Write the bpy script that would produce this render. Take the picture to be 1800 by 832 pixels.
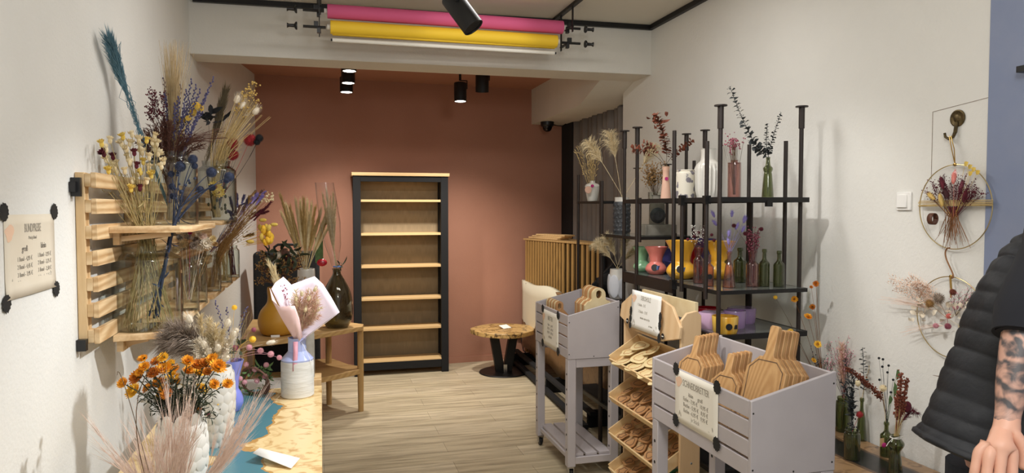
import bpy, bmesh, math, random
from math import sin, cos, tan, pi, radians, sqrt, atan2
from mathutils import Vector as V, Matrix

for o in list(bpy.data.objects): bpy.data.objects.remove(o, do_unlink=True)
scn = bpy.context.scene
COL = scn.collection
R = random.Random(7)

# ------------------------------------------------------------------ camera
F = 1250.0; CX, CY, CH = 900.0, 416.0, 1.6
YAW, PIT = radians(15), math.atan(50 / 1250)
_cy, _sy, _cp, _sp = cos(YAW), sin(YAW), cos(PIT), sin(PIT)
FW = V((_sy * _cp, _cy * _cp, -_sp)); RT = V((_cy, -_sy, 0)); UP = V((_sy * _sp, _cy * _sp, _cp))
cam = bpy.data.objects.new('camera', bpy.data.cameras.new('camera'))
COL.objects.link(cam)
cam.matrix_world = Matrix(((RT.x, UP.x, -FW.x, 0), (RT.y, UP.y, -FW.y, 0), (RT.z, UP.z, -FW.z, CH), (0, 0, 0, 1)))
cam.data.sensor_fit = 'HORIZONTAL'; cam.data.sensor_width = 36
cam.data.lens = 36 * F / 1800; cam.data.clip_start = .05
scn.camera = cam

def A(px, py, X=None, Y=None, Z=None, d=None):
    """the point of the room that lies on a plane X=, Y= or Z= (or at depth d) and projects near (px, py)"""
    r = FW + RT * ((px - CX) / F) + UP * ((CY - py) / F)
    t = X / r.x if X is not None else Y / r.y if Y is not None else (Z - CH) / r.z if Z is not None else d
    return V((0, 0, CH)) + r * t
def dep(p): return (V(p) - V((0, 0, CH))).dot(FW)

# ------------------------------------------------------------------ world, view, lights
scn.view_settings.view_transform = 'Standard'; scn.view_settings.look = 'None'
scn.view_settings.gamma = 1; scn.view_settings.use_curve_mapping = False
scn.view_settings.exposure = 0.0
w = bpy.data.worlds.new('room_light'); scn.world = w; w.use_nodes = True
w.node_tree.nodes['Background'].inputs[0].default_value = (0.93, 0.97, 1.0, 1)
w.node_tree.nodes['Background'].inputs[1].default_value = 0.68
try:
    scn.cycles.transparent_max_bounces = 32; scn.cycles.max_bounces = 8
    scn.cycles.use_denoising = True; scn.cycles.caustics_reflective = False; scn.cycles.caustics_refractive = False
    scn.cycles.sample_clamp_indirect = 4
except Exception: pass

def lamp(kind, name, loc, to, power, color=(1, .93, .84), size=.1, angle=70, blend=.6):
    l = bpy.data.lights.new(name, kind); l.energy = power; l.color = color
    if kind == 'SPOT': l.spot_size = radians(angle); l.spot_blend = blend; l.shadow_soft_size = size
    elif kind == 'AREA': l.shape = 'RECTANGLE'; l.size, l.size_y = size
    else: l.shadow_soft_size = size
    o = bpy.data.objects.new(name, l); COL.objects.link(o); o.location = loc
    o.rotation_euler = (V(to) - V(loc)).to_track_quat('-Z', 'Y').to_euler()
    return o
lamp('POINT', 'added_fill_near', (.75, .5, 2.45), (.7, 1.4, 0), 62, (1, .99, .97), .22)  # added fill out of view near the camera, brightens ceiling and beam
lamp('AREA', 'added_fill_mid', (.8, 3.4, 2.95), (.8, 3.6, 0), 30, (1, .98, .95), (1.6, .4))  # added soft overhead fill, no real fitting; the room has track spots
lamp('SPOT', 'track_spot_left', (1.5, 2.3, 2.9), (-.5, 2.9, .7), 265, (.95, .98, 1), .05, 50, .8)
lamp('SPOT', 'track_spot_right', (.4, 2.2, 2.9), (2.3, 3.2, .8), 100, (1, .98, .95), .05, 55, .8)
lamp('SPOT', 'back_spot_left', (.22, 5.98, 2.5), (.3, 6.7, 0), 120, (1, .94, .86), .05, 110, .9)
lamp('SPOT', 'back_spot_right', (1.15, 6.0, 2.48), (1.2, 6.7, 0), 140, (1, .94, .86), .05, 110, .9)
lamp('SPOT', 'track_spot_beam', (1.15, 3.5, 2.93), (1.0, 5.07, 2.64), 16, (1, .99, .96), .03, 42, .7)
lamp('SPOT', 'hanging_spot', (.625, 2.977, 2.37), (.95, 2.79, 1.87), 14, (1, .97, .93), .04, 60, .9)

# ------------------------------------------------------------------ materials
def lin(c):
    if isinstance(c, str): c = [int(c[i:i + 2], 16) / 255 for i in (0, 2, 4)]
    return tuple(x / 12.92 if x <= .04045 else ((x + .055) / 1.055) ** 2.4 for x in c[:3]) + (1,)
def _new(name):
    m = bpy.data.materials.new(name); m.use_nodes = True
    return m, m.node_tree.nodes, m.node_tree.links, m.node_tree.nodes['Principled BSDF']
def _coords(N, L, scale=(1, 1, 1), rot=(0, 0, 0)):
    tc = N.new('ShaderNodeTexCoord'); mp = N.new('ShaderNodeMapping')
    mp.inputs['Scale'].default_value = scale; mp.inputs['Rotation'].default_value = rot
    L.new(tc.outputs['Object'], mp.inputs['Vector']); return mp
def mat(name, c1, c2=None, scale=30, rough=.7, metal=0, bump=0, bscale=None, spec=None, trans=0, coat=0, sheen=0, stretch=(1, 1, 1), lo=.35, hi=.65):
    m, N, L, B = _new(name)
    B.inputs['Base Color'].default_value = lin(c1); B.inputs['Roughness'].default_value = rough; B.inputs['Metallic'].default_value = metal
    if spec is not None: B.inputs['Specular IOR Level'].default_value = spec
    if coat: B.inputs['Coat Weight'].default_value = coat; B.inputs['Coat Roughness'].default_value = .08
    if sheen: B.inputs['Sheen Weight'].default_value = sheen
    if c2 is not None or bump:
        mp = _coords(N, L, stretch)
        nz = N.new('ShaderNodeTexNoise'); nz.inputs['Scale'].default_value = scale; nz.inputs['Detail'].default_value = 4
        L.new(mp.outputs[0], nz.inputs['Vector'])
        if c2 is not None:
            cr = N.new('ShaderNodeValToRGB'); cr.color_ramp.elements[0].color = lin(c1); cr.color_ramp.elements[1].color = lin(c2)
            cr.color_ramp.elements[0].position = lo; cr.color_ramp.elements[1].position = hi
            L.new(nz.outputs['Fac'], cr.inputs[0]); L.new(cr.outputs[0], B.inputs['Base Color'])
        if bump:
            n2 = nz
            if bscale:
                n2 = N.new('ShaderNodeTexNoise'); n2.inputs['Scale'].default_value = bscale; n2.inputs['Detail'].default_value = 3
                L.new(mp.outputs[0], n2.inputs['Vector'])
            bp = N.new('ShaderNodeBump'); bp.inputs['Strength'].default_value = bump; bp.inputs['Distance'].default_value = .004
            L.new(n2.outputs['Fac'], bp.inputs['Height']); L.new(bp.outputs[0], B.inputs['Normal'])
    return m
def wood(name, c1, c2, axis='X', scale=6, rough=.5, ring=9, dist=3.0):
    """long-grained timber: noise stretched along the grain plus distorted bands"""
    m, N, L, B = _new(name)
    st = {'X': (.12, 1, 1), 'Y': (1, .12, 1), 'Z': (1, 1, .12)}[axis]
    mp = _coords(N, L, tuple(s * scale for s in st))
    wv = N.new('ShaderNodeTexWave'); wv.wave_type = 'RINGS'; wv.inputs['Scale'].default_value = ring / 6; wv.inputs['Distortion'].default_value = dist
    wv.inputs['Detail'].default_value = 3; wv.inputs['Detail Scale'].default_value = 1.4
    nz = N.new('ShaderNodeTexNoise'); nz.inputs['Scale'].default_value = 14; nz.inputs['Detail'].default_value = 5
    L.new(mp.outputs[0], wv.inputs['Vector']); L.new(mp.outputs[0], nz.inputs['Vector'])
    ad = N.new('ShaderNodeMath'); ad.operation = 'MULTIPLY_ADD'; ad.inputs[1].default_value = .55
    L.new(wv.outputs['Fac'], ad.inputs[0])
    sc_ = N.new('ShaderNodeMath'); sc_.operation = 'MULTIPLY'; sc_.inputs[1].default_value = .5
    L.new(nz.outputs['Fac'], sc_.inputs[0]); L.new(sc_.outputs[0], ad.inputs[2])
    cr = N.new('ShaderNodeValToRGB'); cr.color_ramp.elements[0].color = lin(c1); cr.color_ramp.elements[1].color = lin(c2)
    cr.color_ramp.elements[0].position = .15; cr.color_ramp.elements[1].position = .85
    L.new(ad.outputs[0], cr.inputs[0]); L.new(cr.outputs[0], B.inputs['Base Color'])
    B.inputs['Roughness'].default_value = rough
    return m
def glass(name, tint='FFFFFF', rough=.03, base=.05, dens=0):
    """thin-walled glass: tinted see-through body under a fresnel reflection"""
    m, N, L, B = _new(name); N.remove(B)
    tr = N.new('ShaderNodeBsdfTransparent'); tr.inputs[0].default_value = lin(tint)
    gl = N.new('ShaderNodeBsdfGlossy'); gl.inputs['Roughness'].default_value = rough
    lw = N.new('ShaderNodeLayerWeight'); lw.inputs['Blend'].default_value = .5
    fr = N.new('ShaderNodeMath'); fr.operation = 'POWER'; fr.inputs[1].default_value = 2.4; L.new(lw.outputs['Facing'], fr.inputs[0])
    ad = N.new('ShaderNodeMath'); ad.operation = 'MULTIPLY_ADD'; ad.inputs[1].default_value = .85; ad.inputs[2].default_value = base; ad.use_clamp = True
    mx = N.new('ShaderNodeMixShader'); out = N['Material Output']
    tm = N.new('ShaderNodeMix'); tm.data_type = 'RGBA'; tm.inputs[6].default_value = lin(tint); tm.inputs[7].default_value = tuple(x ** 3 * .5 for x in lin(tint)[:3]) + (1,)
    L.new(fr.outputs[0], tm.inputs[0]); L.new(tm.outputs[2], tr.inputs[0])
    L.new(fr.outputs[0], ad.inputs[0]); L.new(ad.outputs[0], mx.inputs[0]); L.new(tr.outputs[0], mx.inputs[1]); L.new(gl.outputs[0], mx.inputs[2])
    if dens:
        df = N.new('ShaderNodeBsdfDiffuse'); df.inputs[0].default_value = lin(tint); m2 = N.new('ShaderNodeMixShader'); m2.inputs[0].default_value = dens
        L.new(mx.outputs[0], m2.inputs[1]); L.new(df.outputs[0], m2.inputs[2]); L.new(m2.outputs[0], out.inputs[0])
    else: L.new(mx.outputs[0], out.inputs[0])
    return m
def emit(name, c, s):
    m, N, L, B = _new(name); B.inputs['Emission Color'].default_value = lin(c); B.inputs['Emission Strength'].default_value = s
    return m

M = {}
def K(name, *a, **k): M[name] = mat(name, *a, **k)
K('plaster', 'DEDCD6', 'E3E1DB', scale=2, rough=.92, bump=.45, bscale=70)
K('plaster_beam', 'D8D4CA', 'DDD9D0', scale=2, rough=.92, bump=.4, bscale=70)
K('ceiling_white', 'D8D3C8', rough=.95, bump=.15, bscale=60)
K('terracotta', 'AC7A64', 'B07E68', scale=3, rough=.85, bump=.25, bscale=90)
K('blue_grey', '7F8AA6', '868FA8', scale=5, rough=.6)
K('black_metal', '1B1A1A', rough=.45, metal=.3); K('rack_brown', '2A211D', rough=.5, metal=.3)
K('black_plastic', '141416', rough=.4); K('black_matte', '0E0E10', rough=.85); K('black_cloth', '17181B', '101114', scale=60, rough=.95)
K('steel', 'B9BABD', rough=.25, metal=1); K('brass', 'B8985A', rough=.3, metal=1); K('gold_wire', 'CDB988', rough=.3, metal=.9); K('copper_wire', 'A67A58', rough=.35, metal=.8); K('old_brass', '6A5A3A', '4A3E28', scale=90, rough=.45, metal=.7)
K('cart_grey', 'B6AFB1', 'BBB4B6', scale=8, rough=.55)
K('paper', 'EDE7DA', rough=.9); K('paper_white', 'F3F1EC', rough=.9); K('ink', '9E9689', rough=.9); K('ink_dark', '7A7268', rough=.9)
K('pink_roll', 'CF5882', rough=.75); K('yellow_roll', 'EBC22C', rough=.7); K('white_roll', 'E0DCD2', rough=.75)
K('white_ceramic', 'D6D2CA', rough=.3, coat=.3); K('white_matte', 'DEDAD2', rough=.8); K('grey_ceramic', '8B857A', '9C968A', scale=25, rough=.7)
K('pebble_dark', '34363A', '4B4E52', scale=40, rough=.45); K('white_plastic', 'ECEAE6', rough=.4)
K('peach', 'D6AC96', rough=.7); K('mint', '94C69A', rough=.2, coat=.5); K('coral', 'DB7E74', rough=.2, coat=.5); K('glaze_yellow', 'EFB43A', rough=.2, coat=.5); K('purple_glaze', '5E5AA0', rough=.2, coat=.5)
K('blue_glaze', '8088D8', rough=.2, coat=.5); K('red_glaze', 'B91C2E', rough=.2, coat=.5); K('lilac_glaze', 'D6B4D6', rough=.2, coat=.5); K('violet_glaze', 'A486B4', rough=.2, coat=.5); K('mustard_glaze', 'D89A24', 'E9C35A', scale=40, rough=.25, coat=.5, stretch=(1, 1, .1))
K('mustard', 'C08A2C', 'C99433', scale=8, rough=.45); K('lightblue_glaze', 'AEB8E0', rough=.25, coat=.4)
K('orange_paint', 'A9482A', rough=.7)
M['speckle'] = mat('speckle', 'C9C6BE', 'DAD8D2', scale=60, rough=.8, bump=.6, bscale=90, stretch=(.15, .15, 1))
K('pale_petal', 'E6D3A4', 'C9A877', scale=120); K('cream_petal', 'EADBB5', 'D9C294', scale=60, rough=.9); K('yellow_petal', 'D9B548', 'E4C869', scale=60, rough=.9)
K('orange_petal', 'E08A12', 'F2B32C', scale=55, rough=.8); K('rust_petal', 'B85E14', 'DB8A20', scale=55, rough=.8); K('gold_petal', 'F0B221', 'F6CF4B', scale=55, rough=.8); K('flower_eye', '6E3A0E', '9A5A18', scale=200, rough=.9)
K('wine', '4A1420', '651D2C', scale=60, rough=.9); K('wine_dark', '33141A', '4A1C22', scale=60, rough=.95); K('thistle_blue', '262D44', '3F4862', scale=90, rough=.9); K('thistle_stem', '37425C', '2A3246', scale=60, rough=.9)
K('teal_plume', '587F90', '7396A4', scale=60, rough=.95); K('beige_plume', 'B79F78', 'CBB58C', scale=60, rough=.95); K('straw', 'B79C66', 'C9B07A', scale=60, rough=.9); K('straw_pale', 'D8C59A', 'E2D3AE', scale=60, rough=.9)
K('green_straw', '988A5A', 'B5A272', scale=50, rough=.9); K('dark_green', '3B422C', '2A301F', scale=60, rough=.9); K('leaf_green', '4B6638', '5E7A45', scale=40, rough=.7); K('olive_plume', '5A4E3A', '6B5E46', scale=50, rough=.95)
K('lavender', '474468', '5A567E', scale=90, rough=.9); K('lilac_tail', '8577B8', '998CC8', scale=70, rough=.95); K('red_teasel', '932529', 'A83438', scale=80, rough=.95); K('dyed_black', '17181C', rough=.9)
K('taupe_plume', '7A6A5C', '9A897A', scale=60, rough=1); K('blush_grass', 'DEC2B0', 'ECD6C8', scale=50, rough=1); K('fluff_cream', 'D9CBB4', 'E7DCC9', scale=60, rough=1); K('brown_plant', '54332A', '6A4436', scale=60, rough=.95); K('rust_leaf', '6B3524', '82452F', scale=25, rough=.75)
K('euc_dark', '25292A', '353A3B', scale=30, rough=.7); K('gold_bush', '8E6A3C', 'A9834F', scale=60, rough=.9); K('twig', '5A4632', '6E5840', scale=60, rough=.9); K('pink_bloom', '8E4A5A', 'A8606E', scale=70, rough=.95); K('button_pink', 'C98A96', 'D9A6AC', scale=90, rough=.95); K('blush_fern', 'D8B49C', 'E4C8B4', scale=50, rough=.9); K('pampas', 'CDB78C', 'E0D0AC', scale=60, rough=1)
K('blush_paper', 'EBC6C2', 'F0D2CE', scale=5, rough=.8); K('lilac_paper', 'E9DAE6', 'F0E4EC', scale=5, rough=.8); K('ribbon_pink', 'D89AA8', rough=.6); K('dusty_brown', '7A5648', '6A4A3E', scale=40, rough=.8); K('leather', '5A3524', rough=.6)
K('skin', 'D9A68E', 'CF9680', scale=14, rough=.55); K('hair', '2A211B', rough=.8)
K('denim', '22252E', '1A1D25', scale=80, rough=.9); K('vest_shell', '13151A', '181A20', scale=10, rough=.62, bump=.5, bscale=45); K('tshirt', '15161D', rough=.95)
K('curtain', '7A716B', '827972', scale=6, rough=.95); K('night', '050506', rough=.2)
K('plywood', 'DCC79A', 'E7D6AE', scale=12, rough=.6); K('cutout', 'C99A6A', 'B98656', scale=10, rough=.6); K('cutout_pale', 'DCC48E', 'E6D3A4', scale=10, rough=.6)
K('green_ring', '1F6A48', rough=.4); K('tape_ink', '1A1918', '24211F', scale=30, rough=.9); K('pale_blue_label', '5F86C8', rough=.6); K('label_gold', 'C9A85E', rough=.5)
K('magenta', 'B0216E', rough=.6); K('tag_card', 'C9A878', rough=.85); K('wax_grey', '9A948C', rough=.7); K('bag_white', 'D4D6DC', rough=.5)
M['pine_y'] = wood('pine_y', 'B88F5E', 'E2C498', 'Y', 6, .6, ring=12, dist=5); M['pine_x'] = wood('pine_x', 'C09A68', 'E2C69C', 'X', 6, .6); M['pine_z'] = wood('pine_z', 'BD9562', 'DDBE90', 'Z', 6, .6)
M['oak_x'] = wood('oak_x', 'AF8A57', 'C6A26C', 'X', 7, .5); M['oak_z'] = wood('oak_z', 'A88350', 'BE9A64', 'Z', 7, .5)
M['case_back'] = wood('case_back', '7E6E54', '8F7E62', 'Z', 14, .7); M['case_shelf'] = wood('case_shelf', 'D3AE78', 'DDBB88', 'X', 6, .5); M['slat'] = wood('slat', '9A7644', 'B0894F', 'Z', 9, .6)
M['board'] = wood('board', 'B98B58', 'CFA470', 'Z', 12, .5, ring=14, dist=1); M['board_dark'] = wood('board_dark', 'A67A4C', 'B98D5C', 'Z', 12, .55, ring=14, dist=1)
M['beech'] = wood('beech', 'D6B184', 'E0C096', 'Z', 6, .55, ring=5, dist=1); M['beech_y'] = wood('beech_y', 'D9B583', 'E6C998', 'Y', 6, .55, ring=5, dist=1)
M['walnut'] = wood('walnut', '5E4634', '86694E', 'Y', 6, .5)
M['glass'] = glass('glass', 'FAFCFA', base=.02); M['glass_thick'] = glass('glass_thick', 'F8FAF8', base=.03); M['glass_pink'] = glass('glass_pink', 'F4E0DC', base=.05, dens=.012); M['glass_green'] = glass('glass_green', 'CBD0AE', base=.05, dens=.012); M['glass_demijohn'] = glass('glass_demijohn', 'BDB99A', base=.05, dens=.03)
M['glass_shelf'] = glass('glass_shelf', 'C6CCC8', base=.06, dens=.12); M['cellophane'] = glass('cellophane', 'FAFAFA', rough=.12, base=.03)
M['lamp_glow'] = emit('lamp_glow', 'FFF6E8', 14)

def floor_mat():
    m, N, L, B = _new('floor_planks')
    mp = _coords(N, L)
    br = N.new('ShaderNodeTexBrick'); br.offset = .37; br.inputs['Scale'].default_value = 1; br.inputs['Mortar Size'].default_value = .0012; br.inputs['Brick Width'].default_value = 1.25; br.inputs['Row Height'].default_value = .19; br.inputs['Bias'].default_value = 0
    br.inputs['Color1'].default_value = lin('CDC0A6'); br.inputs['Color2'].default_value = lin('BBAE92'); br.inputs['Mortar'].default_value = lin('857A66')
    L.new(mp.outputs[0], br.inputs['Vector'])
    m2 = N.new('ShaderNodeMapping'); m2.inputs['Scale'].default_value = (.9, 9, 1); L.new(mp.outputs[0], m2.inputs['Vector'])
    nz = N.new('ShaderNodeTexNoise'); nz.inputs['Scale'].default_value = 2.2; nz.inputs['Detail'].default_value = 6; nz.inputs['Roughness'].default_value = .6; nz.inputs['Distortion'].default_value = .5
    L.new(m2.outputs[0], nz.inputs['Vector'])
    cr = N.new('ShaderNodeValToRGB'); cr.color_ramp.elements[0].position = .32; cr.color_ramp.elements[1].position = .62; cr.color_ramp.elements[0].color = (.55, .52, .48, 1); cr.color_ramp.elements[1].color = (1.12, 1.1, 1.06, 1)
    L.new(nz.outputs['Fac'], cr.inputs[0])
    mx = N.new('ShaderNodeMix'); mx.data_type = 'RGBA'; mx.blend_type = 'MULTIPLY'; mx.inputs[0].default_value = .85
    L.new(br.outputs['Color'], mx.inputs[6]); L.new(cr.outputs[0], mx.inputs[7]); L.new(mx.outputs[2], B.inputs['Base Color'])
    B.inputs['Roughness'].default_value = .45
    return m
M['floor'] = floor_mat()
def river_mat(name, woodc1, woodc2, resin, axis=0, centre=-.33, width=.07, wob=.28, scale=3.2, rough=.25):
    """burl wood with a band of cast resin winding through it"""
    m, N, L, B = _new(name)
    tc = N.new('ShaderNodeTexCoord'); sp = N.new('ShaderNodeSeparateXYZ'); L.new(tc.outputs['Object'], sp.inputs[0])
    nz = N.new('ShaderNodeTexNoise'); nz.inputs['Scale'].default_value = scale; nz.inputs['Detail'].default_value = 4; L.new(tc.outputs['Object'], nz.inputs['Vector'])
    a = N.new('ShaderNodeMath'); a.operation = 'MULTIPLY_ADD'; a.inputs[1].default_value = wob * 2; a.inputs[2].default_value = -wob - centre; L.new(nz.outputs['Fac'], a.inputs[0])
    b = N.new('ShaderNodeMath'); b.operation = 'ADD'; L.new(sp.outputs[axis], b.inputs[0]); L.new(a.outputs[0], b.inputs[1])
    c = N.new('ShaderNodeMath'); c.operation = 'ABSOLUTE'; L.new(b.outputs[0], c.inputs[0])
    d = N.new('ShaderNodeMath'); d.operation = 'LESS_THAN'; d.inputs[1].default_value = width; L.new(c.outputs[0], d.inputs[0])
    e = N.new('ShaderNodeMath'); e.operation = 'LESS_THAN'; e.inputs[1].default_value = width + .018; L.new(c.outputs[0], e.inputs[0])
    n2 = N.new('ShaderNodeTexNoise'); n2.inputs['Scale'].default_value = 14; n2.inputs['Detail'].default_value = 6; n2.inputs['Distortion'].default_value = 1.5; L.new(tc.outputs['Object'], n2.inputs['Vector'])
    cr = N.new('ShaderNodeValToRGB'); cr.color_ramp.elements[0].color = lin(woodc1); cr.color_ramp.elements[1].color = lin(woodc2); cr.color_ramp.elements[0].position = .3; cr.color_ramp.elements[1].position = .5
    L.new(n2.outputs['Fac'], cr.inputs[0])
    m1 = N.new('ShaderNodeMix'); m1.data_type = 'RGBA'; L.new(e.outputs[0], m1.inputs[0]); L.new(cr.outputs[0], m1.inputs[6]); m1.inputs[7].default_value = lin(woodc1)
    m2 = N.new('ShaderNodeMix'); m2.data_type = 'RGBA'; L.new(d.outputs[0], m2.inputs[0]); L.new(m1.outputs[2], m2.inputs[6]); m2.inputs[7].default_value = lin(resin)
    L.new(m2.outputs[2], B.inputs['Base Color']); B.inputs['Roughness'].default_value = rough
    return m
M['river'] = river_mat('river', 'B98E52', 'E6CB98', '4A7C88', centre=.0, width=.085, wob=.3)
M['bench_top'] = river_mat('bench_top', '5E4532', '9A7A58', '1B1A1B', axis=0, centre=.02, width=.075, wob=.05, scale=2.5)
M['slab'] = river_mat('slab', '6E5236', '8A6A48', 'DCD6BE', axis=2, centre=.5, width=.2, wob=.3, scale=2.6, rough=.4)
M['stool_top'] = river_mat('stool_top', '4A3420', 'C9A468', 'A8864E', axis=0, centre=0, width=.04, wob=.5, scale=7, rough=.35)
def floral_mat():
    m, N, L, B = _new('floral_print'); mp = _coords(N, L)
    vo = N.new('ShaderNodeTexVoronoi'); vo.inputs['Scale'].default_value = 26; L.new(mp.outputs[0], vo.inputs['Vector'])
    nz = N.new('ShaderNodeTexNoise'); nz.inputs['Scale'].default_value = 60; L.new(mp.outputs[0], nz.inputs['Vector'])
    ad = N.new('ShaderNodeMath'); ad.operation = 'MULTIPLY_ADD'; ad.inputs[1].default_value = .5; L.new(nz.outputs['Fac'], ad.inputs[0]); L.new(vo.outputs['Distance'], ad.inputs[2])
    cr = N.new('ShaderNodeValToRGB'); cr.color_ramp.interpolation = 'LINEAR'; cr.color_ramp.elements[0].position = .6; cr.color_ramp.elements[1].position = .68; cr.color_ramp.elements[0].color = lin('77727A'); cr.color_ramp.elements[1].color = lin('DDD6C6')
    L.new(ad.outputs[0], cr.inputs[0]); L.new(cr.outputs[0], B.inputs['Base Color']); B.inputs['Roughness'].default_value = .5
    return m
M['floral'] = floral_mat()
def tattoo_mat():
    """ink sleeve over the forearm, bare skin over the hand; split along the arm's own z"""
    m, N, L, B = _new('tattooed_skin'); tc = N.new('ShaderNodeTexCoord'); sp = N.new('ShaderNodeSeparateXYZ'); L.new(tc.outputs['Object'], sp.inputs[0])
    nz = N.new('ShaderNodeTexNoise'); nz.inputs['Scale'].default_value = 20; nz.inputs['Detail'].default_value = 3; nz.inputs['Distortion'].default_value = 2.5; L.new(tc.outputs['Object'], nz.inputs['Vector'])
    wv = N.new('ShaderNodeTexWave'); wv.wave_type = 'RINGS'; wv.inputs['Scale'].default_value = 9; wv.inputs['Distortion'].default_value = 9; wv.inputs['Detail'].default_value = 2; wv.inputs['Detail Scale'].default_value = 2; L.new(tc.outputs['Object'], wv.inputs['Vector'])
    ad = N.new('ShaderNodeMath'); ad.operation = 'MULTIPLY_ADD'; ad.inputs[1].default_value = .45; L.new(wv.outputs['Fac'], ad.inputs[0]); L.new(nz.outputs['Fac'], ad.inputs[2])
    cr = N.new('ShaderNodeValToRGB'); cr.color_ramp.elements[0].position = .5; cr.color_ramp.elements[1].position = .95; cr.color_ramp.elements[0].color = lin('4A4648'); cr.color_ramp.elements[1].color = lin('C09684')
    L.new(ad.outputs[0], cr.inputs[0])
    n3 = N.new('ShaderNodeTexNoise'); n3.inputs['Scale'].default_value = 30; L.new(tc.outputs['Object'], n3.inputs['Vector'])
    zz = N.new('ShaderNodeMath'); zz.operation = 'MULTIPLY_ADD'; zz.inputs[1].default_value = .03; L.new(n3.outputs['Fac'], zz.inputs[0]); L.new(sp.outputs[2], zz.inputs[2])
    gt = N.new('ShaderNodeMath'); gt.operation = 'GREATER_THAN'; gt.inputs[1].default_value = TAT_Z; L.new(zz.outputs[0], gt.inputs[0])
    lt = N.new('ShaderNodeMath'); lt.operation = 'LESS_THAN'; lt.inputs[1].default_value = 1.42; L.new(sp.outputs[2], lt.inputs[0])
    an = N.new('ShaderNodeMath'); an.operation = 'MULTIPLY'; L.new(gt.outputs[0], an.inputs[0]); L.new(lt.outputs[0], an.inputs[1])
    mx = N.new('ShaderNodeMix'); mx.data_type = 'RGBA'; L.new(an.outputs[0], mx.inputs[0]); mx.inputs[6].default_value = lin('D8A48C'); L.new(cr.outputs[0], mx.inputs[7])
    L.new(mx.outputs[2], B.inputs['Base Color']); B.inputs['Roughness'].default_value = .5
    try: B.inputs['Subsurface Weight'].default_value = .05
    except Exception: pass
    return m
TAT_Z = 1.175

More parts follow.
